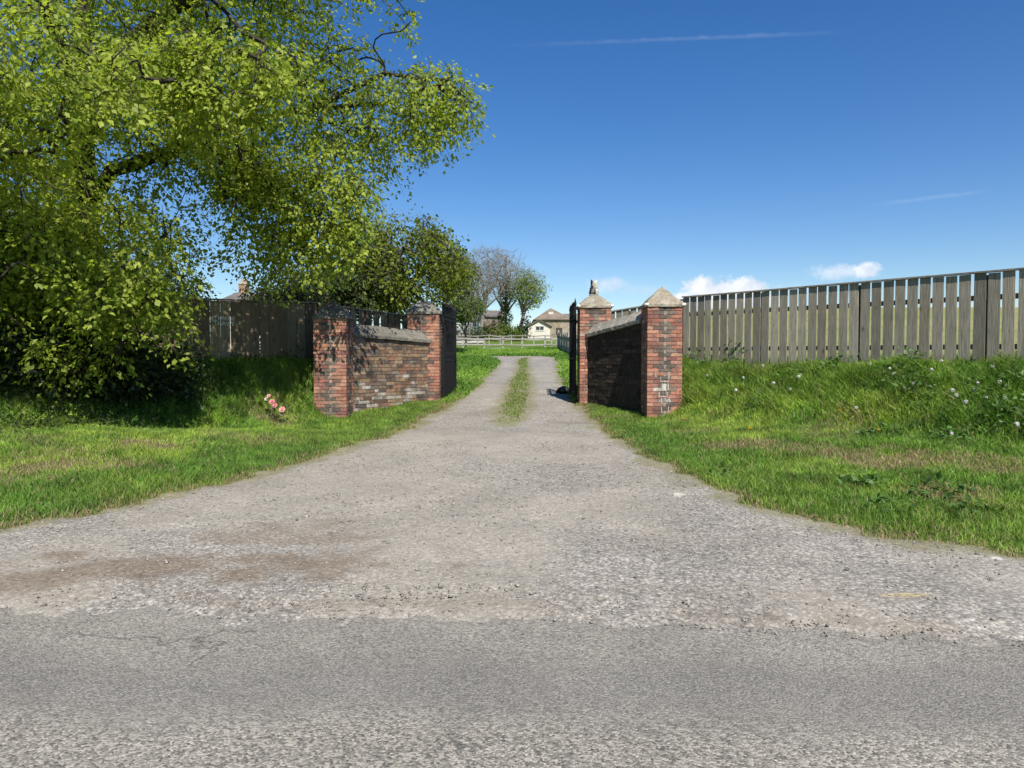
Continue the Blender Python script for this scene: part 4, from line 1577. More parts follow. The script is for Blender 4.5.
simple_tree("broadleaf_tree", "bushy tree just behind the gate pier, dark inside with lime green edges", None, 392, 214, 24.5, 150, 1150, 21, .12, (.27, .33, .04), (.045, .066, .016), 13, 'leaf', (.085, .073, .06), .7, .4, .12, 0, 0, .47, .9, .22, None, 2.4, 318)
simple_tree("broadleaf_tree", "pale tree with thin grey-green foliage rising behind the bushy gate tree", None, 446, 246, 42, 62, 420, 22, .14, (.15, .17, .07), (.10, .12, .05), 9, 'leaf', (.13, .12, .10), .9, .5, .35, 0, .008, .40, .6, .16, None, None, 306)
simple_tree("broadleaf_tree", "small round green tree beside the open gate, in front of the bungalow", None, 466, 297, 62, 28, 200, 23, .22, (.13, .19, .04), (.09, .14, .03), 16, 'leaf', (.09, .08, .07), 1.0, .6, .05, 0, .015, .36, .5, .1, None, None, 316)
simple_tree("broadleaf_tree", "low dark tree showing over the wing fence by the shaded pier", None, 335, 272, 23, 110, 520, 24, .10, (.055, .085, .02), (.03, .055, .014), 14, 'leaf_dark', (.06, .05, .045), .6, .4, .1, 0, 0, .42, .9, .12, None, 1.6, 318)
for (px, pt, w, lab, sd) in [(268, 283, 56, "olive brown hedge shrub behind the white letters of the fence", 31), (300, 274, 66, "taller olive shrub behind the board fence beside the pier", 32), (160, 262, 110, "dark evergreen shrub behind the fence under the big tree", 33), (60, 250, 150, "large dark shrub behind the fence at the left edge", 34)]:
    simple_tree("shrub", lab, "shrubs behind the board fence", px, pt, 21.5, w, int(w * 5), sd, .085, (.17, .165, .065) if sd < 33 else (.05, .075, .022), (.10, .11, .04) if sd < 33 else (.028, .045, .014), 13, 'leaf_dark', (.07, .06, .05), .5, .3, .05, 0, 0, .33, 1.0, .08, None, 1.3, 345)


for (px, y0_, Yd, w_, n_, sd, lab) in [(20, 318, 12.6, 120, 520, 35, "leafy bush coloured dark for the shade at the left edge, hiding the fence"), (95, 322, 13.2, 110, 480, 36, "leafy bush coloured dark for shade under the big tree, between its two dark neighbours"), (160, 345, 13.8, 70, 300, 37, "smallest bush coloured dark for shade under the big tree, nearest the white letters")]:
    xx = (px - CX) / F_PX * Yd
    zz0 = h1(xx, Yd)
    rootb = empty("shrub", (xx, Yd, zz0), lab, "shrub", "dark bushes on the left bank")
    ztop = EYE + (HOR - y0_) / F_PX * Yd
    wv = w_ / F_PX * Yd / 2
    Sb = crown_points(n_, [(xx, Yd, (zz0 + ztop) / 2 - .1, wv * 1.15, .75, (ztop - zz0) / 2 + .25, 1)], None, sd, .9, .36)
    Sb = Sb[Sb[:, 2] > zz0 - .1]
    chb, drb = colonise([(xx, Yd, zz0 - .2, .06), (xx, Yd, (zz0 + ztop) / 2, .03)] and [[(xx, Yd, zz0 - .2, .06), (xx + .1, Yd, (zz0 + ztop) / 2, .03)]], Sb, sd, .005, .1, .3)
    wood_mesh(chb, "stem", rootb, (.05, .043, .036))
    vb, Fb, cb = leaf_cloud(Sb, drb, 15, .5, .26, .085, (.04, .065, .018), (.02, .034, .011), .3, .4, sd)  # leaf colour near black, standing in for deep shade under the tree
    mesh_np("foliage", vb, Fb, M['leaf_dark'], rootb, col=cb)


# bare trees near the far houses
def bare_tree(label, px, top, base_px, Y, wpx, n, seed, lean_px=0, tr=.3, leafy=0, group="trees by the far houses", crown_bottom=290, leafcol=((.16, .24, .04), (.10, .17, .03)), bark=(.25, .235, .205)):
    X = (px - CX) / F_PX * Y
    z0 = h1(X + lean_px / F_PX * Y, Y)
    zt = EYE + (HOR - top) / F_PX * Y
    zb = EYE + (HOR - crown_bottom) / F_PX * Y
    w = wpx / F_PX * Y / 2
    rg = random.Random(seed)
    hgt = zt - z0
    L0 = lean_px / F_PX * Y
    limbs = [[(X + L0, Y, z0 - .3, tr), (X + L0 * .7, Y, z0 + hgt * .2, tr * .8), (X + L0 * .2, Y, z0 + hgt * .42, tr * .6), (X, Y, z0 + hgt * .7, tr * .3), (X, Y, zt - .6, tr * .06)]]
    for i in range(6):
        a = 6.28 * i / 6 + rg.uniform(-.4, .4)
        zz_ = z0 + hgt * rg.uniform(.25, .5)
        fr = 1 - (zz_ - z0) / hgt
        limbs.append([(X + L0 * .5, Y, zz_, tr * .5), (X + math.cos(a) * w * .4, Y + math.sin(a) * w * .4, zz_ + hgt * .16, tr * .33), (X + math.cos(a) * w * .7, Y + math.sin(a) * w * .7, zz_ + hgt * .34, tr * .15)])
    S = crown_points(n, [(X, Y, (zt + zb) / 2, w, w, (zt - zb) / 2, 1)], None, seed, .25, .30)
    root = empty("bare_tree" if not leafy else "broadleaf_tree", (X + L0, Y, z0), label, "tree", group)
    chains, dirs = colonise(limbs, S, seed, .016, .12, .9)
    ex = []
    for p, d in zip(S, dirs):
        d = Vector(d)
        d.normalize()
        for k in range(4):
            e = (d * .6 + Vector((rg.gauss(0, .55), rg.gauss(0, .55), rg.gauss(.25, .4)))).normalized()
            l = rg.uniform(.6, 1.5)
            q = Vector(p)
            ex.append(([q, q + e * l * .5, q + e * l + Vector((0, 0, .12))], [.010, .007, .005]))
    wood_mesh(chains + ex, "trunk", root, bark, .008)
    if leafy:
        v, F, c_ = leaf_cloud(S, dirs, leafy, 1.3, .7, .28, leafcol[0], leafcol[1], .2, .6, seed)
        mesh_np("crown", v, F, M['leaf'], root, col=c_)
    return root


bare_tree("bare forked tree leaning right with a fine haze of twigs, before the stone gable", 488, 246, 330, 112, 58, 620, 41, -8, .38, crown_bottom=305)
bare_tree("bare tall tree with its trunk wrapped in ivy, middle of the far trees", 506, 247, 330, 116, 50, 520, 42, -1, .36, crown_bottom=300)
bare_tree("far tree coming into green leaf nearest the white shed", 527, 270, 330, 114, 40, 300, 43, -9, .34, 11, crown_bottom=308, leafcol=((.24, .34, .045), (.13, .19, .04)))
bare_tree("pale bare tree thick with twigs rising behind the small round green tree", 468, 258, 330, 104, 46, 420, 44, 2, .3, 2, crown_bottom=325, leafcol=((.16, .17, .09), (.12, .13, .07)))
# ivy on the middle trunk
par = [o_ for o_ in bpy.data.objects if o_.get("label", "").startswith("bare tall tree")][0]
IX, IY = par.location.x, par.location.y
m = 1500
zz_ = RNG.uniform(5.4, 15, m)
a = RNG.uniform(0, 6.28, m)
rr_ = (.55 + .55 * np.sin(zz_ * .9) ** 2) * RNG.uniform(.5, 1.1, m)
P = np.stack([IX + np.cos(a) * rr_, IY + np.sin(a) * rr_, zz_], -1)
v, F, c_ = leaf_mesh(P, np.stack([np.cos(a), np.sin(a), RNG.normal(-.4, .4, m)], -1), np.stack([np.cos(a), np.sin(a), np.ones(m)], -1), np.full(m, .42), np.full(m, .3), np.array([.075, .12, .03]) * RNG.uniform(.6, 1.4, (m, 1)))
mesh_np("ivy", v, F, M['leaf_dark'], par, col=c_)


def shrub(label, px, top, bot, Y, wpx, n, seed, col, col2, leaf=.3, group="shrubs by the far houses", name="shrub", mat='leaf_dark'):
    X = (px - CX) / F_PX * Y
    z0 = h1(X, Y)
    zt = EYE + (HOR - top) / F_PX * Y
    w = wpx / F_PX * Y / 2
    root = empty(name, (X, Y, z0), label, "shrub", group)
    S = crown_points(n, [(X, Y, z0, w, min(w, 2.0), zt - z0, 1)], None, seed, .5, .30)
    S = S[S[:, 2] > z0 + .1]
    chains, dirs = colonise([[(X, Y, z0 - .2, .12), (X, Y, z0 + (zt - z0) * .5, .05)]], S, seed, .012, .1, .6)
    wood_mesh(chains, "stem", root, (.07, .06, .05), .01)
    v, F, c_ = leaf_cloud(S, dirs, 16, .8, .5, leaf, col, col2, .2, .6, seed)
    mesh_np("foliage", v, F, M[mat], root, col=c_)
    return root


shrub("copper purple shrub between the far tree trunks and the shed", 527, 309, 326, 111, 16, 90, 51, (.055, .018, .022), (.035, .015, .018), .3)
shrub("yellow green shrub in front of the far tree trunks", 505, 323, 338, 100, 44, 160, 52, (.16, .21, .03), (.09, .14, .025), .3, mat='leaf')
shrub("dark hedge shrub below the white bungalow walls", 462, 326, 338, 98, 36, 150, 53, (.045, .075, .02), (.03, .05, .015), .3)
shrub("reddish brown shrub under the stone gable", 492, 318, 330, 104, 18, 90, 54, (.12, .07, .05), (.08, .075, .03), .3)
shrub("dark green shrub left of the white shed", 521, 322, 336, 104, 18, 90, 55, (.04, .07, .02), (.03, .05, .015), .3)
shrub("small dark bush at the foot of the leaning bare tree", 480, 325, 337, 100, 18, 80, 56, (.06, .09, .025), (.04, .06, .02), .3)


# ------------------------------------------------------------------ far buildings
def gable_house(label, px0, px1, eave_px, ridge_px, base_px, Y, depth, wall_mat, roof_mat, wall_col, roof_col, gable_front=True, windows=(), door=None, chimney=None, name="house", cat="house", rz=0):
    x0, x1 = (px0 - CX) / F_PX * Y, (px1 - CX) / F_PX * Y
    ze, zr = EYE + (HOR - eave_px) / F_PX * Y, EYE + (HOR - ridge_px) / F_PX * Y
    xm = (x0 + x1) / 2
    zb = min(h1(x0, Y), h1(x1, Y + depth), h1(xm, Y)) - .3
    root = empty(name, (xm, Y + depth / 2, zb), label, cat)
    b = MB()
    if gable_front:
        vs = [(x0, Y, zb), (x1, Y, zb), (x1, Y, ze), (xm, Y, zr), (x0, Y, ze)]
        vs += [(x, Y + depth, z) for x, _, z in vs]
        b.add(vs, [(0, 1, 2, 3, 4), (9, 8, 7, 6, 5), (1, 6, 7, 2), (0, 4, 9, 5), (0, 5, 6, 1), (2, 7, 8, 3), (3, 8, 9, 4)], wall_col)
    else:
        ym = Y + depth / 2
        vs = [(x0, Y, zb), (x0, Y + depth, zb), (x0, Y + depth, ze), (x0, ym, zr), (x0, Y, ze)]
        vs += [(x1, y, z) for _, y, z in vs]
        b.add(vs, [(4, 3, 2, 1, 0), (5, 6, 7, 8, 9), (0, 5, 9, 4), (1, 2, 7, 6), (0, 1, 6, 5), (2, 3, 8, 7), (3, 4, 9, 8)], wall_col)
    b.build("wall", wall_mat, root)
    r = MB()
    ov, th = .3, .14
    if gable_front:
        for s_ in (-1, 1):
            xe = xm + s_ * ((x1 - x0) / 2 + ov)
            k = (zr - ze) / ((x1 - x0) / 2)
            zee = ze - k * ov
            vs = [(xm, Y - ov, zr + .03), (xe, Y - ov, zee + .03), (xe, Y + depth + ov, zee + .03), (xm, Y + depth + ov, zr + .03)]
            vs += [(x, y, z + th) for x, y, z in vs]
            r.add(vs, [(0, 1, 2, 3), (4, 7, 6, 5), (0, 4, 5, 1), (1, 5, 6, 2), (2, 6, 7, 3), (3, 7, 4, 0)], roof_col)
    else:
        ym = Y + depth / 2
        for s_ in (-1, 1):
            yeg = ym + s_ * (depth / 2 + ov)
            k = (zr - ze) / (depth / 2)
            zee = ze - k * ov
            vs = [(x0 - ov, ym, zr + .03), (x1 + ov, ym, zr + .03), (x1 + ov, yeg, zee + .03), (x0 - ov, yeg, zee + .03)]
            vs += [(x, y, z + th) for x, y, z in vs]
            r.add(vs, [(0, 1, 2, 3), (4, 7, 6, 5), (0, 4, 5, 1), (1, 5, 6, 2), (2, 6, 7, 3), (3, 7, 4, 0)], roof_col)
    roof = r.build("roof", roof_mat, root)
    for (wx0, wx1, wy0, wy1) in windows:
        a0, a1 = (wx0 - CX) / F_PX * Y, (wx1 - CX) / F_PX * Y
        z1_, z0_ = EYE + (HOR - wy0) / F_PX * Y, EYE + (HOR - wy1) / F_PX * Y
        w = MB()
        w.box(a0, a1, Y - .03, Y + .05, z0_, z1_, (.03, .035, .04))
        wn = w.build("window", M['glass'], root)
        f = MB()
        f.box(a0 - .08, a1 + .08, Y - .06, Y - .032, z1_, z1_ + .1, (.6, .6, .58))
        f.box(a0 - .08, a1 + .08, Y - .08, Y - .032, z0_ - .1, z0_, (.6, .6, .58))
        f.box((a0 + a1) / 2 - .03, (a0 + a1) / 2 + .03, Y - .055, Y - .032, z0_, z1_, (.6, .6, .58))
        f.build("frame", M['fine'], wn)
    if door:
        a0, a1 = (door[0] - CX) / F_PX * Y, (door[1] - CX) / F_PX * Y
        d = MB()
        d.box(a0, a1, Y - .04, Y + .05, zb, EYE + (HOR - door[2]) / F_PX * Y, door[3])
        d.build("door", M['plain'], root)
    if chimney:
        a0, a1, cz = (chimney[0] - CX) / F_PX * Y, (chimney[1] - CX) / F_PX * Y, EYE + (HOR - chimney[2]) / F_PX * Y
        ch = MB()
        yc = Y + (depth / 2 if not gable_front else 1.0)
        ch.box(a0, a1, yc - .4, yc + .4, ze, cz, (.30, .2, .14))
        ch.box(a0 - .06, a1 + .06, yc - .46, yc + .46, cz, cz + .12, (.42, .37, .30))
        c = ch.build("chimney", M['plain'], roof)
        c.parent = roof
        pt_ = MB()
        for q in (.3, .7):
            xx = a0 + (a1 - a0) * q
            pt_.tube([(xx, yc, cz + .12), (xx, yc, cz + .5)], [.12, .1], 8, (.42, .26, .17))
        p_ = pt_.build("chimney_pot", M['plain'], root)
    return root


gable_house("small white gabled shed with a dark window beyond the field fence", 528, 550, 326.5, 320.5, 337, 104, 6, M['fine'], M['tile'], (.56, .53, .46), (.5, .5, .5), True, [(536, 543.5, 326.5, 330.2)], name="shed", cat="shed")
gable_house("old stone barn with a brown hipped roof behind the white shed", 534, 572, 319.5, 318.5, 337, 122, 12, M['rubble'], M['tile'], (1, 1, 1), (1, 1, 1), True, (), (556, 562, 328, (.05, .045, .04)), name="barn", cat="barn")
_barn = [o_ for o_ in bpy.data.objects if o_.name == "barn"][0]
Yb, Zb = 122.0, lambda py: EYE + (HOR - py) / F_PX * 122.0
Xb = lambda px: (px - CX) / F_PX * Yb
b = MB()
vs = [(Xb(533), Yb - .4, Zb(319.8)), (Xb(573), Yb - .4, Zb(319.8)), (Xb(573), Yb + 12.4, Zb(319.8)), (Xb(533), Yb + 12.4, Zb(319.8)), (Xb(551.5), Yb + 3.2, Zb(306.8)), (Xb(551.5), Yb + 9, Zb(306.8))]
b.add(vs, [(0, 1, 4), (1, 2, 5, 4), (2, 3, 5), (3, 0, 4, 5), (3, 2, 1, 0)])
_old = [o_ for o_ in _barn.children if o_.name.startswith("roof")][0]
bpy.data.objects.remove(_old)
_rf = b.build("roof", M['tile'], _barn)
b = MB()
b.box(Xb(548.6), Xb(553.6), Yb + 1.0, Yb + 1.6, Zb(314.2), Zb(311.6), (.55, .52, .46))
b.build("dormer", M['fine'], _barn)
gable_house("low dark slate roofed outbuilding right of the stone barn", 566, 606, 320, 313.5, 337, 138, 7, M['rubble'], M['slate'], (1, 1, 1), (1, 1, 1), False, name="outbuilding", cat="outbuilding")
gable_house("white bungalow with a grey slate roof behind the small round tree", 436, 480, 320.5, 311, 335, 118, 9, M['fine'], M['slate'], (.62, .60, .55), (1, 1, 1), False, [(452, 456, 322, 326), (462, 466, 322, 326), (473, 476, 322, 326)], name="bungalow", cat="house")
gable_house("stone house with a plain gable behind the leaning bare tree", 483, 502, 317, 309.5, 335, 126, 10, M['rubble'], M['slate'], (1, 1, 1), (1, 1, 1), False, name="stone_house", cat="house")
gable_house("slate roofed cottage with a brick chimney peeping over the board fence", 222, 296, 303, 290, 335, 58, 8, M['fine'], M['slate'], (.6, .57, .5), (1, 1, 1), False, chimney=(222.5, 230.5, 279.5), name="cottage", cat="house")


# ------------------------------------------------------------------ field fences
def rail_fence(label, pts, h, rails, pcol, rcol, post_px=None, Yl=None, group="post and rail fences in the field", pw=.12, n_post=8):
    A, B = pts
    root = empty("rail_fence", ((A[0] + B[0]) / 2, (A[1] + B[1]) / 2, h1((A[0] + B[0]) / 2, (A[1] + B[1]) / 2)), label, "fence", group)
    ts = post_px if post_px is not None else [i / (n_post - 1) for i in range(n_post)]
    P = lambda t_: (A[0] + (B[0] - A[0]) * t_, A[1] + (B[1] - A[1]) * t_)
    for t_ in ts:
        x, y = P(t_)
        z = h1(x, y)
        b = MB()
        b.box(x - pw / 2, x + pw / 2, y - pw / 2, y + pw / 2, z - .3, z + h * random.uniform(1.0, 1.07), jit(pcol, .12), j=.01)
        b.build("post", M['rail'], root)
    for k in rails:
        b = MB()
        tt = sorted(set([0] + list(ts) + [1]))
        for q in range(len(tt) - 1):
            (xa, ya_), (xb, yb_) = P(tt[q]), P(tt[q + 1])
            b.beam((xa, ya_ - pw / 2 - .03, h1(xa, ya_) + h * k + random.uniform(-.03, .03)), (xb, yb_ - pw / 2 - .03, h1(xb, yb_) + h * k + random.uniform(-.03, .03)), .04, .11, col=jit(rcol, .2))
        b.build("rail", M['rail'], root)
    return root


Yf = 60.0
fxA, fxB = (405 - CX) / F_PX * Yf, (562 - CX) / F_PX * Yf
tl_ = [((p - CX) / F_PX * Yf - fxA) / (fxB - fxA) for p in (424, 444, 463, 484.5, 503, 522, 545, 551.5, 558)]
rail_fence("pale three-rail fence across the end of the drive", ((fxA, Yf), (fxB, Yf)), 1.12, (.95, .52, .22), (.34, .325, .29), (.29, .275, .245), tl_)
Yg = 84.0
rail_fence("lower far rail fence in front of the hedge and the white shed", (((400 - CX) / F_PX * Yg, Yg), ((556 - CX) / F_PX * Yg, Yg)), 1.05, (.93, .5), (.30, .285, .25), (.24, .225, .2), n_post=15)

# split pale fence beside the drive, far right of the opening
root = empty("paling_fence", ((566 - CX) / F_PX * 44, 44, h1(3.3, 44)), "rough grey paling fence beside the drive beyond the right gate", "fence")
A, B = Vector(((557.5 - CX) / F_PX * 50, 50, 0)), Vector(((581 - CX) / F_PX * 38, 38, 0))
b = MB()
n = 62
for i in range(n):
    c_ = A + (B - A) * (i / (n - 1))
    z = h1(c_.x, c_.y)
    Mx = Matrix.Translation((c_.x, c_.y, z)) @ Matrix.Rotation(math.atan2((B - A).y, (B - A).x), 4, 'Z') @ Matrix.Rotation(random.uniform(-.07, .07), 4, 'Y')
    b.box(-.075, .075, -.012, .012, -.1, random.uniform(1.05, 1.35), jit(random.choice([(.30, .28, .24), (.24, .22, .185), (.36, .34, .30)]), .2), 0, Mx, .004)
b.build("pales", M['rail'], root)
for k in (.35, .95):
    r = MB()
    r.beam((A.x, A.y + .03, h1(A.x, A.y) + k), (B.x, B.y + .03, h1(B.x, B.y) + k), .05, .09, col=(.2, .18, .15))
    r.build("rail", M['rail'], root)
for i in range(5):
    c_ = A + (B - A) * (i / 4)
    z = h1(c_.x, c_.y)
    r = MB()
    r.tube([(c_.x + .06, c_.y, z - .3), (c_.x + .06, c_.y, z + random.uniform(1.3, 1.5))], [.06, .055], 7, (.38, .36, .31))
    r.build("post", M['rail'], root)


# ------------------------------------------------------------------ flowers
rx_, ry_ = on_bank(273, 424)
rz_ = h1(rx_, ry_)
rz_ += .02
fl = empty("flowering_plant", (rx_, ry_, rz_), "straggly little plant with pink blossoms on the mown verge", "plant")
k_ = ry_ / F_PX
off = lambda px, py: (rx_ + (px - 273) * k_ * .95, ry_ - .05 + random.uniform(-.05, .05), rz_ + .0 + (424 - py) * k_ * .85)
stem = MB()
tips = [(266.5, 398), (275, 402), (285, 410), (281, 389), (291, 404), (258, 418), (297, 417)]
for (px, py) in tips:
    e = Vector(off(px, py))
    a = Vector((rx_, ry_, rz_ - .03))
    mid_ = a.lerp(e, .5) + Vector((random.uniform(-.05, .05), random.uniform(-.05, .05), .03))
    stem.tube([a, mid_, e], [.009, .007, .004], 5, (.16, .11, .07))
stem.build("stem", M['bark'], fl)
for (px, py, r_, cl) in [(270, 393, .05, (.82, .45, .48)), (266.5, 397, .05, (.75, .62, .58)), (273.5, 400, .072, (.80, .30, .36)), (276.5, 404.5, .07, (.78, .36, .38)), (284.5, 409, .078, (.80, .42, .40)), (283, 414, .05, (.8, .55, .5))]:
    c0 = Vector(off(px, py))
    b = MB()
    for ring, (np_, tilt, rr2) in enumerate([(6, .35, 1.0), (6, .8, .8), (5, 1.2, .55)]):
        for i in range(np_):
            a = 6.28 * i / np_ + ring * .5
            Rt = Matrix.Rotation(R(58), 3, 'X')
            d = Rt @ Vector((math.cos(a) * math.cos(tilt), math.sin(a) * math.cos(tilt), math.sin(tilt)))
            s_ = Rt @ Vector((-math.sin(a), math.cos(a), 0))
            L_ = r_ * rr2 * .92
            b.add([c0, c0 + d * L_ * .6 + s_ * L_ * .5, c0 + d * L_ + Vector((0, 0, .005)), c0 + d * L_ * .6 - s_ * L_ * .5], [(0, 1, 2, 3)], jit(cl, .15))
    b.build("blossom", M['petal'], fl)
m = 110
i_ = RNG.integers(0, len(tips), m)
E = np.array([off(*tips[q]) for q in i_])
A0 = np.array([rx_, ry_, rz_])
tt = RNG.uniform(.25, .95, (m, 1))
P = A0 + (E - A0) * tt + RNG.normal(0, .015, (m, 3))
v, F, c_ = leaf_mesh(P, RNG.normal(0, 1, (m, 3)), np.tile([0, 0, 1.0], (m, 1)) + RNG.normal(0, .4, (m, 3)), RNG.uniform(.04, .075, m), RNG.uniform(.025, .04, m), np.array([.06, .11, .03]) * RNG.uniform(.6, 1.4, (m, 1)))
mesh_np("leaves", v, F, M['leaf_dark'], fl, col=c_)


def copy_tree(o, parent=None):
    c = o.copy()
    COL.objects.link(c)
    c.parent = parent
    for ch in list(o.children):
        copy_tree(ch, c)
    return c


def dandelion_proto(clock):
    root = empty("dandelion_clock" if clock else "dandelion_flower", (0, 0, 0),
                 "white dandelion seed clock standing in the long grass below the slatted fence" if clock else "small yellow dandelion flower open in the grass below the slatted fence",
                 "dandelion", "dandelion clocks on the bank" if clock else "yellow dandelions on the bank")
    b = MB()
    h = .30 if clock else .12
    b.tube([(0, 0, -.05), (.01, 0, h * .5), (0, .01, h)], [.004, .0035, .003], 5, (.16, .17, .06))
    b.build("stem", M['plain'], root)
    b = MB()
    if clock:
        b.ball((0, .01, h + .02), .009, 8, 6, col=(.25, .22, .15))
        for i in range(60):
            d = Vector((random.gauss(0, 1), random.gauss(0, 1), random.gauss(0, 1))).normalized()
            s_ = d.orthogonal().normalized()
            q = d.cross(s_)
            c0 = Vector((0, .01, h + .02))
            tip = c0 + d * .030
            b.add([c0 + d * .008, tip + s_ * .008, tip + d * .004 + q * .008, tip - s_ * .008, tip - q * .008], [(0, 1, 2), (0, 3, 4), (1, 2, 3, 4)], (.74, .73, .70))
        b.build("seed_head", M['petal'], root)
    else:
        for i in range(40):
            a = i * 2.4
            tl2 = .15 + .03 * i
            d = Vector((math.cos(a) * math.cos(tl2), math.sin(a) * math.cos(tl2), math.sin(tl2)))
            s_ = Vector((-math.sin(a), math.cos(a), 0)) * .004
            c0 = Vector((0, .01, h))
            b.add([c0 - s_ * .3, c0 + d * .024 - s_, c0 + d * .024 + s_, c0 + s_ * .3], [(0, 1, 2, 3)], jit((.80, .55, .02)))
        b.build("petals", M['petal'], root)
    return root


CLK = [(697, 360), (801, 376), (791, 390), (799, 381), (856, 411), (934, 375), (948, 398), (957, 402), (973, 395), (990, 371), (1005, 387), (1000, 406), (963, 408), (984, 402), (1001, 388), (940, 364), (914, 386), (762, 365), (775, 385), (954, 440),
       (735, 395), (708, 377), (1012, 360), (890, 370), (976, 388), (1018, 434), (743, 378), (867, 366)]
pc = dandelion_proto(True)
for i, (px, py) in enumerate(CLK):
    o = pc if i == 0 else copy_tree(pc)
    x, y = on_bank(px, py + 14)
    o.location = (x, y, h1(x, y) + random.uniform(-.02, .06))
    o.rotation_euler = (random.uniform(-.15, .15), random.uniform(-.15, .15), random.uniform(0, 6))
    s_ = random.uniform(.7, 1.0)
    o.scale = (s_, s_, s_)
pd_ = dandelion_proto(False)
for i, (px, py) in enumerate([(910, 402), (879, 439), (840, 419), (750, 436), (683, 425)]):
    o = pd_ if i == 0 else copy_tree(pd_)
    x, y = on_bank(px, py + 4)
    o.location = (x, y, h1(x, y) + .02)
    o.scale = (1.3, 1.3, 1.3)

# wisp of straw and a pale stone on the gravel
x, y = ground_hit(905, 601)
b = MB()
for i in range(16):
    a = random.uniform(-.35, .35)
    c0 = Vector((x + random.uniform(-.12, .12), y + random.uniform(-.04, .04), base(y) + .03 + random.uniform(0, .01)))
    d = Vector((math.cos(a), math.sin(a), random.uniform(-.02, .05))) * random.uniform(.05, .13)
    b.tube([c0 - d, c0, c0 + d], [.0018, .0018, .001], 4, jit((.42, .35, .22)))
o = b.build("straw_wisp", M['plain'], None, (x, y, base(y)))
tag(o, "wisp of dry yellow straw lying on the gravel at the lane edge", "straw")
for (px, py, r_, lab) in [(679, 497, .06, "pale flat stone on the gravel near the grass edge"), (995, 562, .05, "pale stone at the foot of the verge by the lane")]:
    x, y = ground_hit(px, py)
    b = MB()
    b.ball((x, y, base(y) + .02), r_, 10, 7, (1.3, .9, .45), (.36, .34, .30), j=.16)
    o = b.build("stone", M['plain'], None, (x, y, base(y)))
    tag(o, lab, "stone")


# ------------------------------------------------------------------ light and sky
SUN_EL, SUN_AZ = 49.0, 164.0          # azimuth clockwise from +Y
sun_dir = Vector((math.sin(R(SUN_AZ)) * math.cos(R(SUN_EL)), math.cos(R(SUN_AZ)) * math.cos(R(SUN_EL)), math.sin(R(SUN_EL))))
sl = bpy.data.lights.new("sun", 'SUN')
sl.energy = 5.0
sl.angle = R(.5)
sl.color = (1.0, .94, .84)
so = bpy.data.objects.new("sun", sl)
COL.objects.link(so)
so.location = sun_dir * 60
so.rotation_euler = sun_dir.to_track_quat('Z', 'Y').to_euler()

w = bpy.data.worlds.new("World")
scene.world = w
w.use_nodes = True
wt = w.node_tree
wt.nodes.clear()


class WT(NT):
    def __init__(s, tree):
        s.t = tree


W = WT(wt)
sky = W.n("TexSky", sky_type='NISHITA', sun_disc=False, sun_elevation=R(SUN_EL), sun_rotation=R(SUN_AZ), altitude=50, air_density=1.0, dust_density=.25, ozone_density=2.6)
dirv = W.n("TexCoord").outputs["Generated"]
sep = W.n("SeparateXYZ", {0: dirv}).outputs
az = W.math('ARCTAN2', sep[0], sep[1])
el = W.math('ARCSINE', sep[2])


def px_dir(px, py):
    d = Vector(ray(px, py)).normalized()
    return math.atan2(d.x, d.y), math.asin(d.z)


vec = W.n("CombineXYZ", {0: az, 1: el, 2: 0.0}).outputs[0]
nz1 = W.noise(vec, 60, 6, .6)
nz2 = W.noise(vec, 160, 5, .6)
dis = W.math('ADD', W.math('MULTIPLY', W.math('SUBTRACT', nz1, .5), 1.5), W.math('MULTIPLY', W.math('SUBTRACT', nz2, .5), .5))
cl = None
PXR = 1 / 720.0
for (px, py, rx2, ry2, st_) in [(722, 297, 42, 18, 1.0), (705, 292, 20, 14, 1.0), (742, 292, 24, 13, 1.0), (690, 298, 14, 8, .9), (762, 299, 14, 7, .7), (842, 272, 30, 7, .55), (866, 270, 12, 7, .8), (608, 285, 20, 8, .5), (640, 290, 30, 6, .2), (792, 290, 30, 6, .25)]:
    a0, e0 = px_dir(px, py)
    u_ = W.math('DIVIDE', W.math('SUBTRACT', az, a0), rx2 * PXR)
    v_ = W.math('DIVIDE', W.math('SUBTRACT', el, e0), ry2 * PXR)
    rr2 = W.math('SQRT', W.math('ADD', W.math('MULTIPLY', u_, u_), W.math('MULTIPLY', v_, v_)))
    q = W.math('SUBTRACT', 1.15, W.math('ADD', rr2, dis), clamp=False)
    q = W.math('MULTIPLY', W.math('MULTIPLY', q, 2.4 if st_ > .6 else 1.2, clamp=True), st_)
    cl = q if cl is None else W.math('MAXIMUM', cl, q)
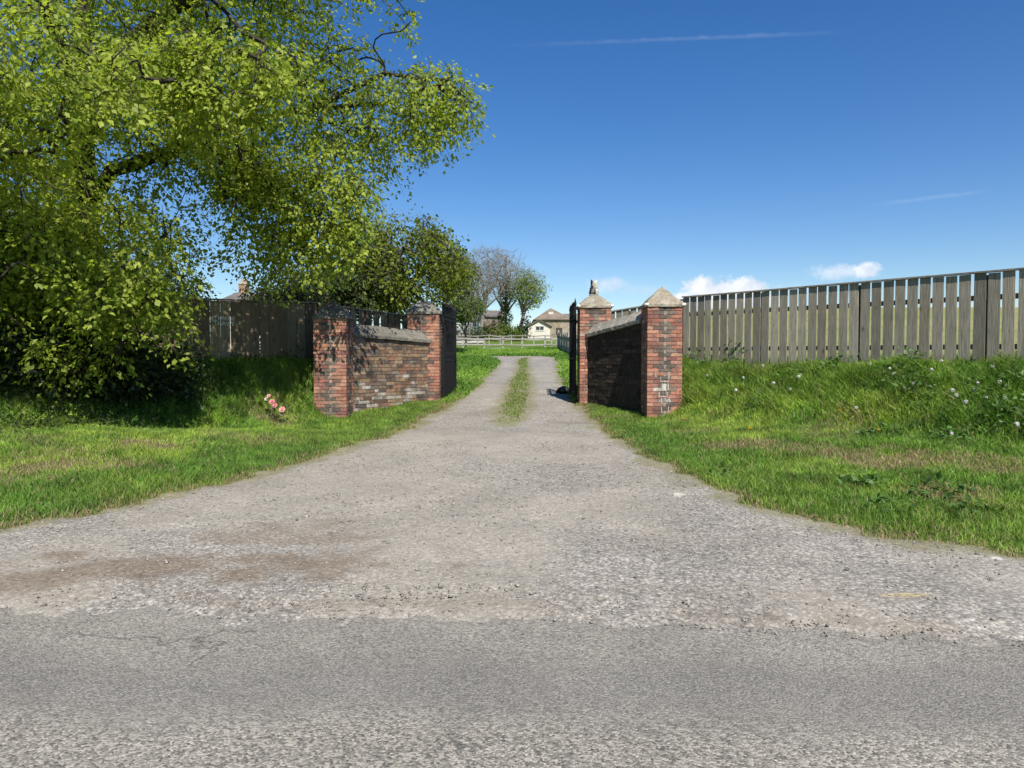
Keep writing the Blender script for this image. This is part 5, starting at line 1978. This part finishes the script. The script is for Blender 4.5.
# two thin contrails
for (p0, p1, wd, st_) in [((500, 46), (850, 32), 1.2, .10), ((868, 206), (992, 190), 1.2, .13)]:
    d0, d1 = Vector(ray(*p0)).normalized(), Vector(ray(*p1)).normalized()
    nn_ = d0.cross(d1).normalized()
    ta = (d1 - d0)
    dot = W.n("VectorMath", {0: dirv, 1: tuple(nn_)}, operation='DOT_PRODUCT').outputs["Value"]
    dist = W.math('ABSOLUTE', W.math('ADD', dot, W.math('MULTIPLY', W.math('SUBTRACT', nz1, .5), .004)))
    m1 = W.math('SUBTRACT', 1.0, W.math('DIVIDE', dist, wd * 2 * PXR), clamp=True)
    tpos = W.n("VectorMath", {0: W.n("VectorMath", {0: dirv, 1: tuple(d0)}, operation='SUBTRACT').outputs[0], 1: tuple(ta / ta.length_squared)}, operation='DOT_PRODUCT').outputs["Value"]
    mt = W.ramp(tpos, [(0, 0), (.3, .7), (.75, 1), (1, 0)])
    pos_ = W.math('GREATER_THAN', W.n("VectorMath", {0: dirv, 1: tuple(d0)}, operation='DOT_PRODUCT').outputs["Value"], .5)
    q = W.math('MULTIPLY', W.math('MULTIPLY', W.math('MULTIPLY', m1, mt), pos_), st_)
    q = W.math('MULTIPLY', q, W.ramp(nz1, [(.3, .4), (.6, 1)]))
    cl = W.math('MAXIMUM', cl, q)
shade = W.ramp(W.noise(vec, 38, 4), [(.3, (4.9, 5.6, 6.8)), (.65, (8.0, 8.2, 8.5))])
SKY_STR = .085
hs = W.n("HueSaturation", {"Hue": .509, "Saturation": 1.34, "Value": 1.0, "Color": sky.outputs[0]}).outputs[0]
col = W.mix(cl, hs, shade)
bg = W.n("Background", {"Color": col, "Strength": SKY_STR})
wo = wt.nodes.new("ShaderNodeOutputWorld")
wt.links.new(bg.outputs[0], wo.inputs[0])

vs_ = scene.view_settings
vs_.view_transform = 'Standard'
vs_.look = 'None'
vs_.exposure = 0.6
vs_.gamma = 1.0
vs_.use_curve_mapping = False
scene.render.engine = 'CYCLES'
scene.cycles.use_denoising = True
scene.cycles.max_bounces = 6
scene.cycles.transparent_max_bounces = 6
